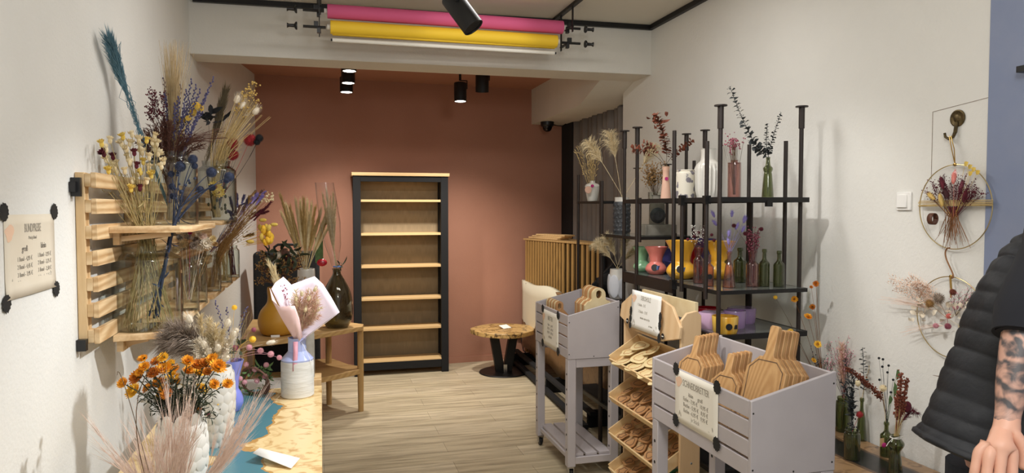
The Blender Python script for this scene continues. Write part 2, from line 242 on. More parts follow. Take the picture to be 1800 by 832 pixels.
# ------------------------------------------------------------------ mesh building
class MB:
    def __init__(s, T=None): s.v = []; s.f = []; s.mi = []; s.k = 0; s.T = T
    def add(s, vs, fs):
        o = len(s.v); s.v += [(s.T @ V(p)) if s.T else V(p) for p in vs]
        s.f += [[i + o for i in f] for f in fs]; s.mi += [s.k] * len(fs); return s
    def box(s, c, sz, R_=None):
        x, y, z = [q / 2 for q in sz]; c = V(c)
        vs = [V((i * x, j * y, k * z)) for i in (-1, 1) for j in (-1, 1) for k in (-1, 1)]
        if R_ is not None: vs = [R_ @ p for p in vs]
        return s.add([c + p for p in vs], [(0, 1, 3, 2), (4, 6, 7, 5), (0, 4, 5, 1), (2, 3, 7, 6), (0, 2, 6, 4), (1, 5, 7, 3)])
    def span(s, a, b): return s.box([(p + q) / 2 for p, q in zip(a, b)], [abs(q - p) for p, q in zip(a, b)])
    def bar(s, p0, p1, w, h, up=(0, 0, 1)):
        p0, p1 = V(p0), V(p1); z = (p1 - p0); l = z.length; z.normalize(); x = V(up).cross(z)
        if x.length < 1e-4: x = V((1, 0, 0)).cross(z)
        x.normalize(); y = z.cross(x)
        return s.box((p0 + p1) / 2, (w, h, l), Matrix((x, y, z)).transposed())
    def tube(s, pts, r, n=6, cap=True):
        pts = [V(p) for p in pts]; m = len(pts)
        rs = r if isinstance(r, (list, tuple)) else [r] * m
        vs = []; x = None
        for i, p in enumerate(pts):
            t = pts[min(i + 1, m - 1)] - pts[max(i - 1, 0)]
            t = t.normalized() if t.length > 1e-9 else V((0, 0, 1))
            if x is None: x = t.orthogonal()
            x = x - t * x.dot(t)
            x = x.normalized() if x.length > 1e-6 else t.orthogonal().normalized()
            y = t.cross(x)
            vs += [p + (x * cos(2 * pi * j / n) + y * sin(2 * pi * j / n)) * rs[i] for j in range(n)]
        fs = [(i * n + j, i * n + (j + 1) % n, (i + 1) * n + (j + 1) % n, (i + 1) * n + j) for i in range(m - 1) for j in range(n)]
        if cap: fs += [list(range(n))[::-1], list(range((m - 1) * n, m * n))]
        return s.add(vs, fs)
    def ring(s, c, r, tr, nrm=(0, 0, 1), n=40, k=6, a0=0, a1=2 * pi):
        c = V(c); z = V(nrm).normalized(); x = V((0, 0, 1)).cross(z)
        x = x.normalized() if x.length > 1e-3 else V((1, 0, 0)); y = z.cross(x)
        full = abs(a1 - a0 - 2 * pi) < 1e-6
        pts = [c + (x * cos(a0 + (a1 - a0) * i / n) + y * sin(a0 + (a1 - a0) * i / n)) * r for i in range(n + 1)]
        return s.tube(pts, tr, k, cap=not full)
    def lathe(s, prof, c, n=32, Q=None):
        c = V(c); vs = []; fs = []; idx = []
        for r, z in prof:
            if r < 1e-6: idx.append([len(vs)] * n); vs.append(V((0, 0, z)))
            else:
                idx.append([len(vs) + j for j in range(n)]); vs += [V((r * cos(2 * pi * j / n), r * sin(2 * pi * j / n), z)) for j in range(n)]
        for a, b in zip(idx, idx[1:]):
            for j in range(n):
                q = [a[j], a[(j + 1) % n], b[(j + 1) % n], b[j]]; u = []
                for e in q:
                    if e not in u: u.append(e)
                if len(u) > 2: fs.append(u)
        if Q is not None: vs = [Q @ p for p in vs]
        return s.add([c + p for p in vs], fs)
    def ball(s, c, r, n=8, m=5, Q=None):
        rx, ry, rz = r if isinstance(r, (list, tuple)) else (r, r, r)
        pr = [(sin(pi * i / m), -cos(pi * i / m)) for i in range(m + 1)]
        vs = []; fs = []; idx = []
        for q, z in pr:
            if q < 1e-6: idx.append([len(vs)] * n); vs.append(V((0, 0, z * rz)))
            else: idx.append([len(vs) + j for j in range(n)]); vs += [V((q * rx * cos(2 * pi * j / n), q * ry * sin(2 * pi * j / n), z * rz)) for j in range(n)]
        for a, b in zip(idx, idx[1:]):
            for j in range(n):
                u = []
                for e in (a[j], a[(j + 1) % n], b[(j + 1) % n], b[j]):
                    if e not in u: u.append(e)
                fs.append(u)
        if Q is not None: vs = [Q @ p for p in vs]
        return s.add([V(c) + p for p in vs], fs)
    def hair(s, p0, p1, p2, r):
        t = (p2 - p0); x = t.orthogonal().normalized() if t.length > 1e-9 else V((1, 0, 0)); y = t.cross(x).normalized()
        a = [p0 + (x * cos(q) + y * sin(q)) * r for q in (0, 2.1, 4.2)]; b = [p1 + (x * cos(q) + y * sin(q)) * r * .7 for q in (0, 2.1, 4.2)]
        return s.add(a + b + [p2], [(0, 1, 4, 3), (1, 2, 5, 4), (2, 0, 3, 5), (3, 4, 6), (4, 5, 6), (5, 3, 6)])
    def leaf(s, p0, p1, w, nrm=(0, 0, 1), bend=.12, fold=.12, rnd=.35):
        p0, p1 = V(p0), V(p1); d = p1 - p0; l = d.length
        if l < 1e-6: return s
        x = d.cross(V(nrm)); x = x.normalized() if x.length > 1e-6 else d.orthogonal().normalized()
        nn = x.cross(d).normalized(); vs = [p0]
        for t, q in ((rnd * .5, .62), (rnd + .1, 1), (.8, .72)):
            c = p0 + d * t + nn * (bend * l * 4 * t * (1 - t)); h = x * w * q * .5
            vs += [c - h + nn * fold * w * q, c, c + h + nn * fold * w * q]
        vs.append(p1 - nn * bend * l * .3)
        return s.add(vs, [(0, 1, 2), (0, 2, 3), (1, 4, 5, 2), (2, 5, 6, 3), (4, 7, 8, 5), (5, 8, 9, 6), (7, 10, 8), (8, 10, 9)])
    def prism(s, poly, h, P=None):
        """extrude a plan outline by h along the third axis of P (columns x, y, z; origin)"""
        n = len(poly); vs = [V((x, y, 0)) for x, y in poly] + [V((x, y, h)) for x, y in poly]
        if P is not None: vs = [P @ p for p in vs]
        return s.add(vs, [list(range(n))[::-1], list(range(n, 2 * n))] + [(i, (i + 1) % n, n + (i + 1) % n, n + i) for i in range(n)])
    def sheet(s, grid):
        m, n = len(grid), len(grid[0])
        return s.add([p for r in grid for p in r], [(i * n + j, i * n + j + 1, (i + 1) * n + j + 1, (i + 1) * n + j) for i in range(m - 1) for j in range(n - 1)])

def place(o, parent):
    COL.objects.link(o)
    if parent is not None: o.parent = parent
def root_of(o):
    while o.parent is not None: o = o.parent
    return o
def build(name, mb, mats, parent=None, loc=None, bevel=0, seg=2, label=None, kind=None, solid=0, sharp=.6, sub=0, recalc=True):
    """link mb (room coordinates) as ONE mesh object, its vertices relative to its thing's base"""
    me = bpy.data.meshes.new(name)
    base = root_of(parent).location if parent is not None else V(loc or (0, 0, 0))
    me.from_pydata([tuple(p - base) for p in mb.v], [], mb.f)
    mats = mats if isinstance(mats, (list, tuple)) else [mats]
    for q in mats: me.materials.append(M[q] if isinstance(q, str) else q)
    if len(mats) > 1: me.polygons.foreach_set('material_index', mb.mi)
    if recalc:
        b = bmesh.new(); b.from_mesh(me); bmesh.ops.recalc_face_normals(b, faces=b.faces); b.to_mesh(me); b.free()
    me.polygons.foreach_set('use_smooth', [True] * len(me.polygons))
    me.set_sharp_from_angle(angle=sharp); me.update()
    o = bpy.data.objects.new(name, me); place(o, parent)
    if parent is None: o.location = base
    if solid: q = o.modifiers.new('thickness', 'SOLIDIFY'); q.thickness = solid; q.offset = 0
    if bevel: q = o.modifiers.new('edge', 'BEVEL'); q.width = bevel; q.segments = seg; q.limit_method = 'ANGLE'; q.angle_limit = .7
    if sub: q = o.modifiers.new('smooth', 'SUBSURF'); q.levels = q.render_levels = sub
    if label: o['label'] = label
    if kind: o['kind'] = kind
    return o
def tag(o, label, cat, group=None):
    o['label'] = label; o['category'] = cat
    if group: o['group'] = group
    return o
def thing(name, label, cat, loc=(0, 0, 0), group=None):
    o = bpy.data.objects.new(name, None); o.empty_display_size = .05; COL.objects.link(o); o.location = loc
    return tag(o, label, cat, group)
def struct(name, mb, m, **k):
    o = build(name, mb, m, **k); o['kind'] = 'structure'; return o
def dup(o, delta=(0, 0, 0), label=None, group=None, parent=None, rz=0, loc=None):
    c = o.copy(); COL.objects.link(c)
    if parent is not None: c.parent = parent
    else:
        c.location = V(loc) if loc is not None else o.location + V(delta)
        if rz: c.rotation_euler.z += rz
        if label: c['label'] = label
        if group: c['group'] = group
    for ch in list(o.children): dup(ch, parent=c)
    return c
def text(s_, size, o, xd, yd, m, parent, name='lettering', align='CENTER', sx=1, depth=.0003):
    cu = bpy.data.curves.new('t', 'FONT'); cu.body = s_; cu.size = size; cu.align_x = align; cu.extrude = depth; cu.resolution_u = 2
    t = bpy.data.objects.new('t', cu); me = bpy.data.meshes.new_from_object(t)
    bpy.data.objects.remove(t); bpy.data.curves.remove(cu)
    x = V(xd).normalized(); y = V(yd).normalized(); z = x.cross(y); base = root_of(parent).location
    for v in me.vertices: q = v.co.copy(); v.co = V(o) + x * q.x * sx + y * q.y + z * (q.z + depth) - base
    me.materials.clear(); me.materials.append(M[m]); r = bpy.data.objects.new(name, me); place(r, parent); return r

# ------------------------------------------------------------------ dried-plant pieces
def rv(s_=1): return V((R.gauss(0, s_), R.gauss(0, s_), R.gauss(0, s_)))
def bez(p0, p1, p2, n=6):
    return [p0 * (1 - t) ** 2 + p1 * 2 * t * (1 - t) + p2 * t * t for t in [i / (n - 1) for i in range(n)]]
def stem(mb, p0, p2, r=.0012, bow=(0, 0, 0), n=5, k=4):
    p0, p2 = V(p0), V(p2); pts = bez(p0, (p0 + p2) / 2 + V(bow), p2, n)
    mb.tube(pts, [r * (1 - .4 * i / (n - 1)) for i in range(n)], k, cap=False); return pts
def along(pts, t):
    x = t * (len(pts) - 1); i = min(int(x), len(pts) - 2); return pts[i].lerp(pts[i + 1], x - i), (pts[i + 1] - pts[i]).normalized()
def plume(mb, pts, t0=.4, w=.03, n=160, l=.07, droop=.02, r=.0006, fw=.8):
    w *= 1.5; r *= 1.4
    for _ in range(n):
        t = t0 + (1 - t0) * R.random(); p, d = along(pts, t); q = rv(); q = q - d * q.dot(d); q.normalize()
        u = (t - t0) / (1 - t0); wd = w * (.35 + 1.1 * u * (1.25 - u)) * R.uniform(.4, 1); ll = l * R.uniform(.6, 1.1) * (1 - .35 * u)
        m_ = p + d * ll * fw * .5 + q * wd * .55; e = p + d * ll * fw + q * wd + V((0, 0, -droop * R.uniform(.2, 1)))
        mb.hair(p, m_, e, r)
def tail(mb, pts, r=.009, l=.04, n=70):
    """bunny-tail head at the end of a stem"""
    p, d = along(pts, 1.0); c = p + d * l * .35; Q = d.to_track_quat('Z', 'Y').to_matrix(); mb.ball(c, (r * .8, r * .8, l * .5), 8, 6, Q)
    for _ in range(n):
        a = R.uniform(0, 2 * pi); h = R.uniform(-1, 1); s_ = sqrt(1 - h * h); o = Q @ V((cos(a) * s_ * r * .8, sin(a) * s_ * r * .8, h * l * .5)); e = o.normalized() * r * .7 + d * r * .8
        mb.hair(c + o, c + o + e * .5, c + o + e, .0004)
def bloom(mb, c, d, r, rows=((1, 14, .25), (.78, 12, .6), (.55, 10, 1.0)), eye=.3, pw=.34):
    """strawflower head facing d: rows of pointed bracts (slot 0) round a button eye (slot 1)"""
    c = V(c); d = V(d).normalized(); x = d.orthogonal().normalized(); y = d.cross(x); k0 = mb.k
    for q, n, lift in rows:
        a0 = R.random()
        for i in range(n):
            a = 2 * pi * (i + a0) / n; o = x * cos(a) + y * sin(a); e = o * cos(lift) + d * sin(lift)
            mb.leaf(c + o * r * .1, c + e * r * q * R.uniform(.9, 1.08), r * pw, d, -.12, .1)
    mb.k = k0 + 1; mb.ball(c + d * r * .12, (r * eye, r * eye, r * eye * .7), 8, 5, d.to_track_quat('Z', 'Y').to_matrix()); mb.k = k0
def spiky(mb, c, r, n=110, core=.72, sr=.0011):
    mb.ball(c, r * core, 10, 7)
    for i in range(n):
        z = 1 - 2 * (i + .5) / n; a = i * 2.39996; q = V((sqrt(1 - z * z) * cos(a), sqrt(1 - z * z) * sin(a), z)); mb.hair(V(c) + q * r * core * .9, V(c) + q * r * .86, V(c) + q * r * R.uniform(.95, 1.08), sr)
def sprig(mb, pts, n=18, w=.03, l=.05, br=.0028, t0=.35, k=1, sr=.0006, ell=1):
    """side twigs (slot 0) each ending in a small bud (slot k)"""
    k0 = mb.k
    for _ in range(n):
        t = t0 + (1 - t0) * R.random() ** .8; p, d = along(pts, t); q = rv(); q = q - d * q.dot(d); q.normalize()
        e = p + d * l * R.uniform(.4, 1) + q * w * R.uniform(.3, 1); mb.k = k0; mb.hair(p, p.lerp(e, .5) + d * l * .1, e, sr); mb.k = k
        mb.ball(e, (br, br, br * ell) if ell != 1 else br * R.uniform(.7, 1.2), 5, 3)
    mb.k = k0
def leafy(mb, pts, n=16, l=.03, w=.02, t0=.15, out=.8, rnd=.45, taper=.5, k=None):
    k0 = mb.k
    if k is not None: mb.k = k
    for i in range(n):
        t = t0 + (1 - t0) * (i + .5) / n; p, d = along(pts, t); x = d.orthogonal().normalized(); x.rotate(Matrix.Rotation(i * 2.4 + R.uniform(-.4, .4), 3, d)); s_ = 1 - taper * t * R.uniform(.7, 1.1)
        e = p + (x * out + d * (1 - out) + rv(.15)).normalized() * l * s_; mb.leaf(p, e, w * s_, d + rv(.3), .1, .08, rnd)
    mb.k = k0
def spikelet(mb, pts, n=24, r=.0028, t0=.45, ln=2.2):
    """lavender or wheat: grains hugging the top of a stem"""
    for i in range(n):
        t = t0 + (1 - t0) * i / (n - 1); p, d = along(pts, t); x = d.orthogonal().normalized(); x.rotate(Matrix.Rotation(i * 2.4, 3, d))
        mb.ball(p + x * r * 1.1, (r, r, r * ln), 5, 3, (d + x * .5).to_track_quat('Z', 'Y').to_matrix())
# ------------------------------------------------------------------ vases
def shell(prof, th=.003):
    """give a (r, z) outline an inner wall and a floor"""
    inn = [(max(r - th, .001), z) for r, z in prof if z > prof[0][1] + th]
    return [(0, prof[0][1])] + prof + inn[::-1] + [(max(prof[0][0] - th, .001), prof[0][1] + th), (0, prof[0][1] + th)]
def smooth(prof, n=5):
    """Catmull-Rom through the outline"""
    out = []; P = [prof[0]] + list(prof) + [prof[-1]]
    for i in range(1, len(P) - 2):
        for k in range(n):
            t = k / n; out.append(tuple(.5 * (2 * P[i][j] + (P[i + 1][j] - P[i - 1][j]) * t + (2 * P[i - 1][j] - 5 * P[i][j] + 4 * P[i + 1][j] - P[i + 2][j]) * t * t + (3 * P[i][j] - P[i - 1][j] - 3 * P[i + 1][j] + P[i + 2][j]) * t ** 3) for j in (0, 1)))
    return out + [prof[-1]]
def spot(px, X, zb, ytop, wpx, Y=None):
    """plan position, height and radius of a pot standing at level zb"""
    b = A(px, 366, X=X) if Y is None else A(px, 366, Y=Y); t = A(px, ytop, X=b.x)
    return V((b.x, b.y, zb)), t.z - zb, wpx / 2 * dep((b.x, b.y, zb)) / F
def vase(name, label, s_, prof, m, cat='vase', th=.004, n=32, group=None, sm=True):
    c, H_, r_ = s_; t = thing(name, label, cat, c, group)
    pr = [(a * r_, b * H_) for a, b in prof]
    if sm: pr = smooth(pr)
    build('body', MB().lathe(shell(pr, th), c, n), m, t); return t
# ------------------------------------------------------------------ the room
struct('floor', MB().span((-1.2, -1, -.1), (4, 8, 0)), 'floor')
struct('wall_left', MB().prism([(-.83, -1), (-.83, 5.5), (-.59, 7.08), (-.9, 7.3), (-1.05, 7.3), (-1.05, -1)], 3.1), 'plaster')
struct('wall_right', MB().span((2.45, 2.15, 0), (2.65, 5.55, 3.1)), 'plaster')
struct('wall_back', MB().prism([(-.75, 7.07), (2.75, 7.29), (2.75, 7.45), (-.75, 7.45)], 3.1), 'terracotta')
struct('ceiling', MB().span((-1.05, -1, 2.99), (2.65, 5.1, 3.1)), 'ceiling_white')
struct('ceiling_back', MB().span((-1.05, 5.3, 2.85), (2.65, 7.45, 3.1)), 'terracotta')
struct('trim_beam', MB().prism([(-.86, 5.13), (2.47, 5.03), (2.47, 5.36), (-.86, 5.4)], .5, Matrix.Translation((0, 0, 2.62))), 'plaster_beam', bevel=.004)
struct('trim_bulkhead', MB().prism([(5.34, 2.62), (5.8, 2.485), (7.4, 2.485), (7.4, 3.05), (5.34, 3.05)], .5, Matrix(((0, 0, 1, 2.157), (1, 0, 0, 0), (0, 1, 0, 0), (0, 0, 0, 1)))), 'plaster_beam')
struct('trim_rail_beam', MB().bar((-.8, 5.105, 2.972), (2.44, 5.01, 2.972), .03, .034), 'black_metal')
struct('trim_rail_right', MB().bar((2.434, .8, 2.972), (2.434, 5.02, 2.972), .03, .034), 'black_metal')
struct('baseboard_back', MB().bar((-.6, 7.072, .03), (2.5, 7.267, .03), .012, .06), 'terracotta')
struct('window_1', MB().span((2.62, 5.56, 0), (2.66, 7.32, 2.485)), 'night')
struct('trim_window', MB().span((2.5, 6.93, 0), (2.62, 7.27, 2.485)), 'black_matte')
struct('wall_side', MB().span((2.44, .3, 0), (2.66, 2.149, 3.1)), 'blue_grey')
dr = struct('trim_frame', MB().span((2.41, .4, 2.14), (2.445, 1.86, 2.99)), 'blue_grey')
hg = build('hook_catch', MB().box((2.405, 1.955, 2.09), (.05, .07, .022)).tube([(2.44, 1.97, 2.09), (2.39, 1.97, 2.09), (2.385, 1.93, 2.075)], .009, 8), 'black_metal', loc=(2.44, 1.96, 2.09)); tag(hg, 'small black metal catch on the blue grey wall at the upper right edge', 'catch')
# curtain
g = []
for i in range(91):
    y = 5.56 + 1.38 * i / 90; a = 2 * pi * i / 90 * 11
    g.append([V((2.545 + .03 * sin(a) + .012 * sin(a * .43 + k * .15), y + .012 * cos(a), 2.484 - 2.455 * k / 10)) for k in range(11)])
t = build('curtain', MB().sheet(g), 'curtain', loc=(2.54, 6.25, 0), solid=.003); tag(t, 'long pleated dark grey curtain hanging beside the black window edge', 'curtain')
# thin access-panel outline around the hook
t = build('panel_line', MB().bar((2.449, 2.41, 1.998), (2.449, 2.15, 2.02), .0012, .0016).bar((2.449, 2.41, 1.998), (2.449, 2.41, 1.72), .0012, .0014, (0, 1, 0)), 'taupe_plume', loc=(2.45, 2.28, 1)); t['kind'] = 'structure'; t.name = 'trim_panel'

# ------------------------------------------------------------------ ceiling fittings
def spotlight(label, c, d, l, r, glow, arm_to):
    c = V(c); d = V(d).normalized(); Q = d.to_track_quat('Z', 'Y').to_matrix()
    t = thing('spotlight', label, 'spotlight', arm_to, 'black cylinder spotlights')
    build('housing', MB().lathe([(0, -l / 2), (r * .96, -l / 2), (r, -l / 2 + .004), (r, l / 2), (r * .9, l / 2), (r * .86, l / 2 - .012), (0, l / 2 - .012)], c, 32, Q), 'black_metal', t)
    build('lens', MB().lathe([(0, l / 2 - .01), (r * .86, l / 2 - .01), (r * .86, l / 2 - .004), (0, l / 2 - .004)], c, 24, Q), 'lamp_glow' if glow else 'night', t)
    a = V(arm_to); side = d.cross(V((.3, .2, 1))).normalized() if abs(d.z) < .95 else V((1, 0, 0))
    e = c + side * (r + .006)
    build('bracket', MB().bar(e - d * .03, e + V((0, 0, 1)) * 0 - d * (l * .5 + .02), .022, .005, side).bar(c - d * (l * .5 + .02) + side * (r + .006), c - d * (l * .5 + .02), .022, .006).tube([c - d * (l * .5 + .02), a], .011, 10), 'black_metal', t)
    build('adapter', MB().lathe([(0, -.03), (.028, -.03), (.028, 0), (0, 0)], a, 20), 'black_metal', t)
    return t
spotlight('large tilted black spotlight in front of the pink paper roll', (.585, 3.0, 2.43), (.44, -.25, -.68), .17, .047, False, (.5, 3.06, 2.99))
for k, (px, py, y_) in enumerate(((614, 126, 5.62), (612, 147, 5.98), (609, 163, 6.3))):
    p_ = A(px, py, Y=y_); spotlight(('topmost and nearest', 'middle', 'lowest and farthest')[k] + ' of the three lit black spotlights overlapping at the left behind the beam', p_ + V((0, 0, .066)), (0, -.04, -1), .13, .055, True, (p_.x, y_, 2.85))
spotlight('lit black spotlight hanging straight down right of the middle behind the beam', (1.152, 6.0, 2.585), (0, -.05, -1), .16, .053, True, (1.152, 6.0, 2.85))
spotlight('unlit black spotlight at the right, turned towards the brown wall', (1.41, 6.3, 2.72), (.05, .25, -1), .15, .06, False, (1.41, 6.25, 2.85))
t = thing('ceiling_track', 'short black track on the brown ceiling carrying the spotlights', 'track', (.75, 6.15, 2.85)); t.name = 'light_track'
build('rail', MB().bar((.1, 6.42, 2.842), (1.7, 6.42, 2.842), .03, .016), 'black_metal', t)
# dome camera under the bulkhead
t = thing('dome_camera', 'black dome security camera under the white bulkhead', 'camera', (2.25, 7.0, 2.485))
build('base', MB().lathe([(0, 0), (.07, 0), (.068, -.035), (.055, -.05), (0, -.05)], (2.25, 7.0, 2.485), 28), 'black_plastic', t)
build('dome', MB().lathe([(.05, -.05), (.047, -.07), (.035, -.09), (.018, -.1), (0, -.103)], (2.25, 7.0, 2.485), 24), 'night', t)
build('cable', MB().tube([(2.31, 7.0, 2.46), (2.38, 7.05, 2.455), (2.45, 7.1, 2.46), (2.49, 7.1, 2.485)], .005, 6), 'black_plastic', t)

# paper rolls on their holder below the ceiling
YR = 4.74
t = thing('roll_holder', 'black wall bracket with hooks and hand knobs holding three paper rolls', 'bracket', (.85, 4.9, 2.99))
def knobs(x, y, z, s_):
    build('knob', MB().lathe([(0, 0), (.024, 0), (.026, .006), (.022, .012), (.011, .018), (.01, .05), (.017, .062), (0, .062)], (x, y, z), 18, Matrix(((0, 0, -s_), (0, 1, 0), (s_, 0, 0))).to_3x3()), 'black_plastic', t)
for s_, x in ((-1, .0), (1, 1.665)):
    b = MB()
    b.bar((x, 4.35, 2.978), (x, 5.02, 2.978), .03, .02)
    b.bar((x, 4.62, 2.985), (x, 4.62, 2.80), .022, .006).bar((x, 4.86, 2.985), (x, 4.86, 2.72), .022, .006)
    b.bar((x, 4.62, 2.84), (x, 4.76, 2.84), .02, .008).bar((x, 4.86, 2.745), (x, 4.74, 2.745), .02, .008)
    build('arm', b, 'black_metal', t)
    for z, y in ((2.855, 4.74), (2.752, 4.74)):
        build('clamp', MB().box((x + s_ * .005, y, z - .022), (.02, .03, .03)).box((x + s_ * .02, y, z + .02), (.028, .02, .03)).tube([(x - s_ * .04, y, z), (x + s_ * .1, y, z)], .009, 10), 'black_plastic', t)
        knobs(x + s_ * .135, y, z, -s_)
def roll(label, x0, x1, y, z, r, m, flap=0):
    t = thing('paper_roll', label, 'paper roll', (x0, y, z), 'wide paper rolls on the beam holder')
    prof = [(.016, x0), (r, x0), (r, x1), (.016, x1)]
    Q = Matrix(((0, 0, 1), (0, 1, 0), (-1, 0, 0))).to_3x3()
    build('paper', MB().lathe([(a, b) for a, b in prof], (0, y, z), 40, Q), m, t)
    if flap: build('loose_edge', MB().sheet([[V((x, y - r * .2 + .005 * k, z - r * .98 - .005 * k)) for x in (x0 + .012, x1 - .012)] for k in range(3)]), m, t, solid=.001)
    build('core', MB().tube([(x0 - .02, y, z), (x1 + .02, y, z)], .017, 16), 'white_matte', t)
roll('pink paper roll, topmost on the beam holder', .05, 1.632, YR, 2.856, .045, 'pink_roll')
roll('yellow paper roll just below the pink one', .068, 1.59, YR, 2.757, .043, 'yellow_roll', 1)
t = thing('paper_roll', 'thin off-white roll below the yellow paper roll', 'paper roll', (.08, 4.77, 2.683), 'wide paper rolls on the beam holder')
build('paper', MB().tube([(.08, 4.77, 2.683), (1.585, 4.77, 2.683)], .013, 16), 'white_roll', t)
build('core', MB().tube([(.07, 4.77, 2.683), (1.597, 4.77, 2.683)], .008, 10), 'black_plastic', t)

# ------------------------------------------------------------------ bookcase
x0, x1, yf, yb = .288, 1.19, 6.83, 7.1
t = thing('bookcase', 'tall empty bookcase with black frame and natural wood shelves against the terracotta wall', 'bookcase', (.74, 6.97, 0))
b = MB()
for x in (x0 + .035, x1 - .035):
    b.span((x - .035, yf, 0), (x + .035, yf + .03, 1.905))
    b.span((x - .028, yb - .04, 0), (x + .028, yb, 1.905)); b.span((x - .016, yf + .03, .06), (x + .016, yb - .04, 1.905))
b.span((x0 + .07, yf + .004, 1.85), (x1 - .07, yf + .028, 1.905)); b.span((x0 + .07, yf + .008, .05), (x1 - .07, yf + .03, .125))
build('frame', b, 'black_matte', t, bevel=.002)
build('top', MB().span((x0 - .012, yf - .015, 1.905), (x1 + .012, yb, 1.936)), 'case_shelf', t, bevel=.002)
build('back_panel', MB().span((x0 + .05, yb - .012, .06), (x1 - .05, yb - .004, 1.9)), 'case_back', t)
for z in (1.681, 1.361, 1.05, .738, .45, .137):
    build('shelf', MB().span((x0 + .053, yf + .03 if z != .137 else yf + .01, z - .022), (x1 - .053, yb - .014, z)), 'case_shelf', t, bevel=.0015)

# ------------------------------------------------------------------ round low table
c = V((1.70, 6.66, 0)); t = thing('side_table', 'low round live-edge wood table on black V legs beside the bookcase', 'table', c)
pl = [(c.x + (.31 + .012 * sin(3 * a) + .008 * sin(7 * a)) * cos(a), c.y + (.31 + .012 * cos(4 * a)) * sin(a)) for a in [2 * pi * i / 64 for i in range(64)]]
build('top', MB().prism(pl, .045, Matrix.Translation((0, 0, .385))), 'stool_top', t, bevel=.006)
build('base', MB().lathe([(0, 0), (.235, 0), (.24, .004), (.235, .012), (0, .014)], c, 48), 'black_metal', t)
for s_ in (-1, 1): build('leg', MB().bar(c + V((s_ * .035, 0, .012)), c + V((s_ * .1, 0, .386)), .085, .05, (0, 1, 0)), 'black_metal', t)
build('gusset', MB().bar(c + V((0, -.06, .012)), c + V((0, -.06, .09)), .035, .02, (0, 1, 0)), 'steel', t)
o = build('price_card', MB().box((c.x + .02, c.y + .02, .444), (.1, .075, .002), Matrix.Rotation(.5, 3, 'Z') @ Matrix.Rotation(.32, 3, 'X')).box((c.x + .03, c.y + .05, .437), (.09, .002, .016), Matrix.Rotation(.5, 3, 'Z')), 'paper_white', loc=(c.x, c.y, .43)); tag(o, 'small white price card on the low round table', 'card')
# wall socket with plug and cable
t = thing('wall_socket', 'white wall socket with a black plug low on the terracotta wall', 'socket', (2.02, 7.225, .26))
build('plate', MB().span((1.98, 7.212, .22), (2.06, 7.24, .3)), 'white_plastic', t, bevel=.004)
build('plug', MB().lathe([(0, 0), (.02, 0), (.018, .035), (.008, .045), (0, .045)], (2.02, 7.21, .26), 16, Matrix.Rotation(pi / 2, 3, 'X')), 'black_plastic', t)
build('cable', MB().tube([(2.02, 7.17, .255), (2.02, 7.15, .2), (2.04, 7.15, .1), (2.12, 7.14, .03), (2.25, 7.1, .012)], .005, 6), 'black_plastic', t)

# ------------------------------------------------------------------ two-tier corner table with curved front
t = thing('corner_table', 'two-tier oak corner table with a curved front against the terracotta wall', 'table', (.0, 5.9, 0))
def plan(z, pts, h, nm):
    build(nm, MB().prism(pts, h, Matrix.Translation((0, 0, z))), 'oak_x', t, bevel=.004)
arc = [(-.56 + .86 * (u / 10), 5.12 + .5 * (u / 10) ** 1.6 + .0) for u in range(11)]
plan(.645, arc + [(.315, 5.72), (.2, 5.86), (.1, 6.16), (-.56, 6.2)], .035, 'top')
arc2 = [(-.52 + .8 * (u / 10), 5.22 + .42 * (u / 10) ** 1.6) for u in range(11)]
plan(.3, arc2 + [(.29, 5.74), (.2, 5.84), (.08, 6.1), (-.52, 6.15)], .04, 'lower_shelf')
for x, y in ((.285, 5.665), (.045, 5.93), (-.53, 5.2), (-.53, 6.1)):
    build('leg', MB().lathe([(0, 0), (.021, 0), (.024, .3), (.024, .66), (0, .66)], (x, y, 0), 14), 'oak_z', t)
# black boards and case behind it
t = thing('suitcase', 'black fabric case standing behind the corner table', 'case', (-.3, 6.5, 0))
build('shell', MB().span((-.57, 6.42, .02), (-.02, 6.62, 1.22)), 'black_cloth', t, bevel=.03, seg=3)
build('handle', MB().tube([(-.4, 6.52, 1.21), (-.4, 6.52, 1.26), (-.37, 6.52, 1.28), (-.22, 6.52, 1.28), (-.19, 6.52, 1.26), (-.19, 6.52, 1.21)], .012, 8), 'black_plastic', t)
for x in (-.5, -.1): build('foot', MB().lathe([(0, 0), (.025, 0), (.025, .03), (0, .03)], (x, 6.52, 0), 12), 'black_plastic', t)
o = build('black_screen', MB().prism([(-.5, 0), (-.1, 0), (-.1, .3), (-.5, .3)], .02, Matrix(((1, 0, 0, 0), (0, 0, 1, 5.7), (0, 1, 0, .34), (0, 0, 0, 1)))), 'black_cloth', loc=(-.3, 5.7, .34), bevel=.004); tag(o, 'plain black panel standing on the lower tier of the corner table', 'panel')

# ------------------------------------------------------------------ river table in the left foreground
t = thing('river_table', 'burl wood table with a blue resin river, on black steel legs', 'table', (-.31, 2.75, 0))
build('top', MB().span((-.64, 1.7, .705), (-.006, 3.5, .75)), 'river', t, bevel=.003)
for x in (-.6, -.05):
    for y in (1.8, 3.42): build('leg', MB().span((x - .025, y - .025, 0), (x + .025, y + .025, .705)), 'black_metal', t)
build('rail', MB().span((-.6, 1.79, .66), (-.05, 1.81, .7)).span((-.6, 3.41, .66), (-.05, 3.43, .7)), 'black_metal', t)
t = thing('wooden_crate', 'pale box with a smooth grey top standing behind the river table', 'box', (-.3, 3.62, 0))
build('top', MB().span((-.52, 3.5, .735), (-.085, 3.72, .75)), 'wax_grey', t, bevel=.002)
build('body', MB().span((-.5, 3.52, 0), (-.1, 3.7, .735)), 'pine_z', t, bevel=.003)
t = thing('board_stack', 'small stack of raw boards standing beside the grey topped box', 'boards', (-.04, 3.62, 0))
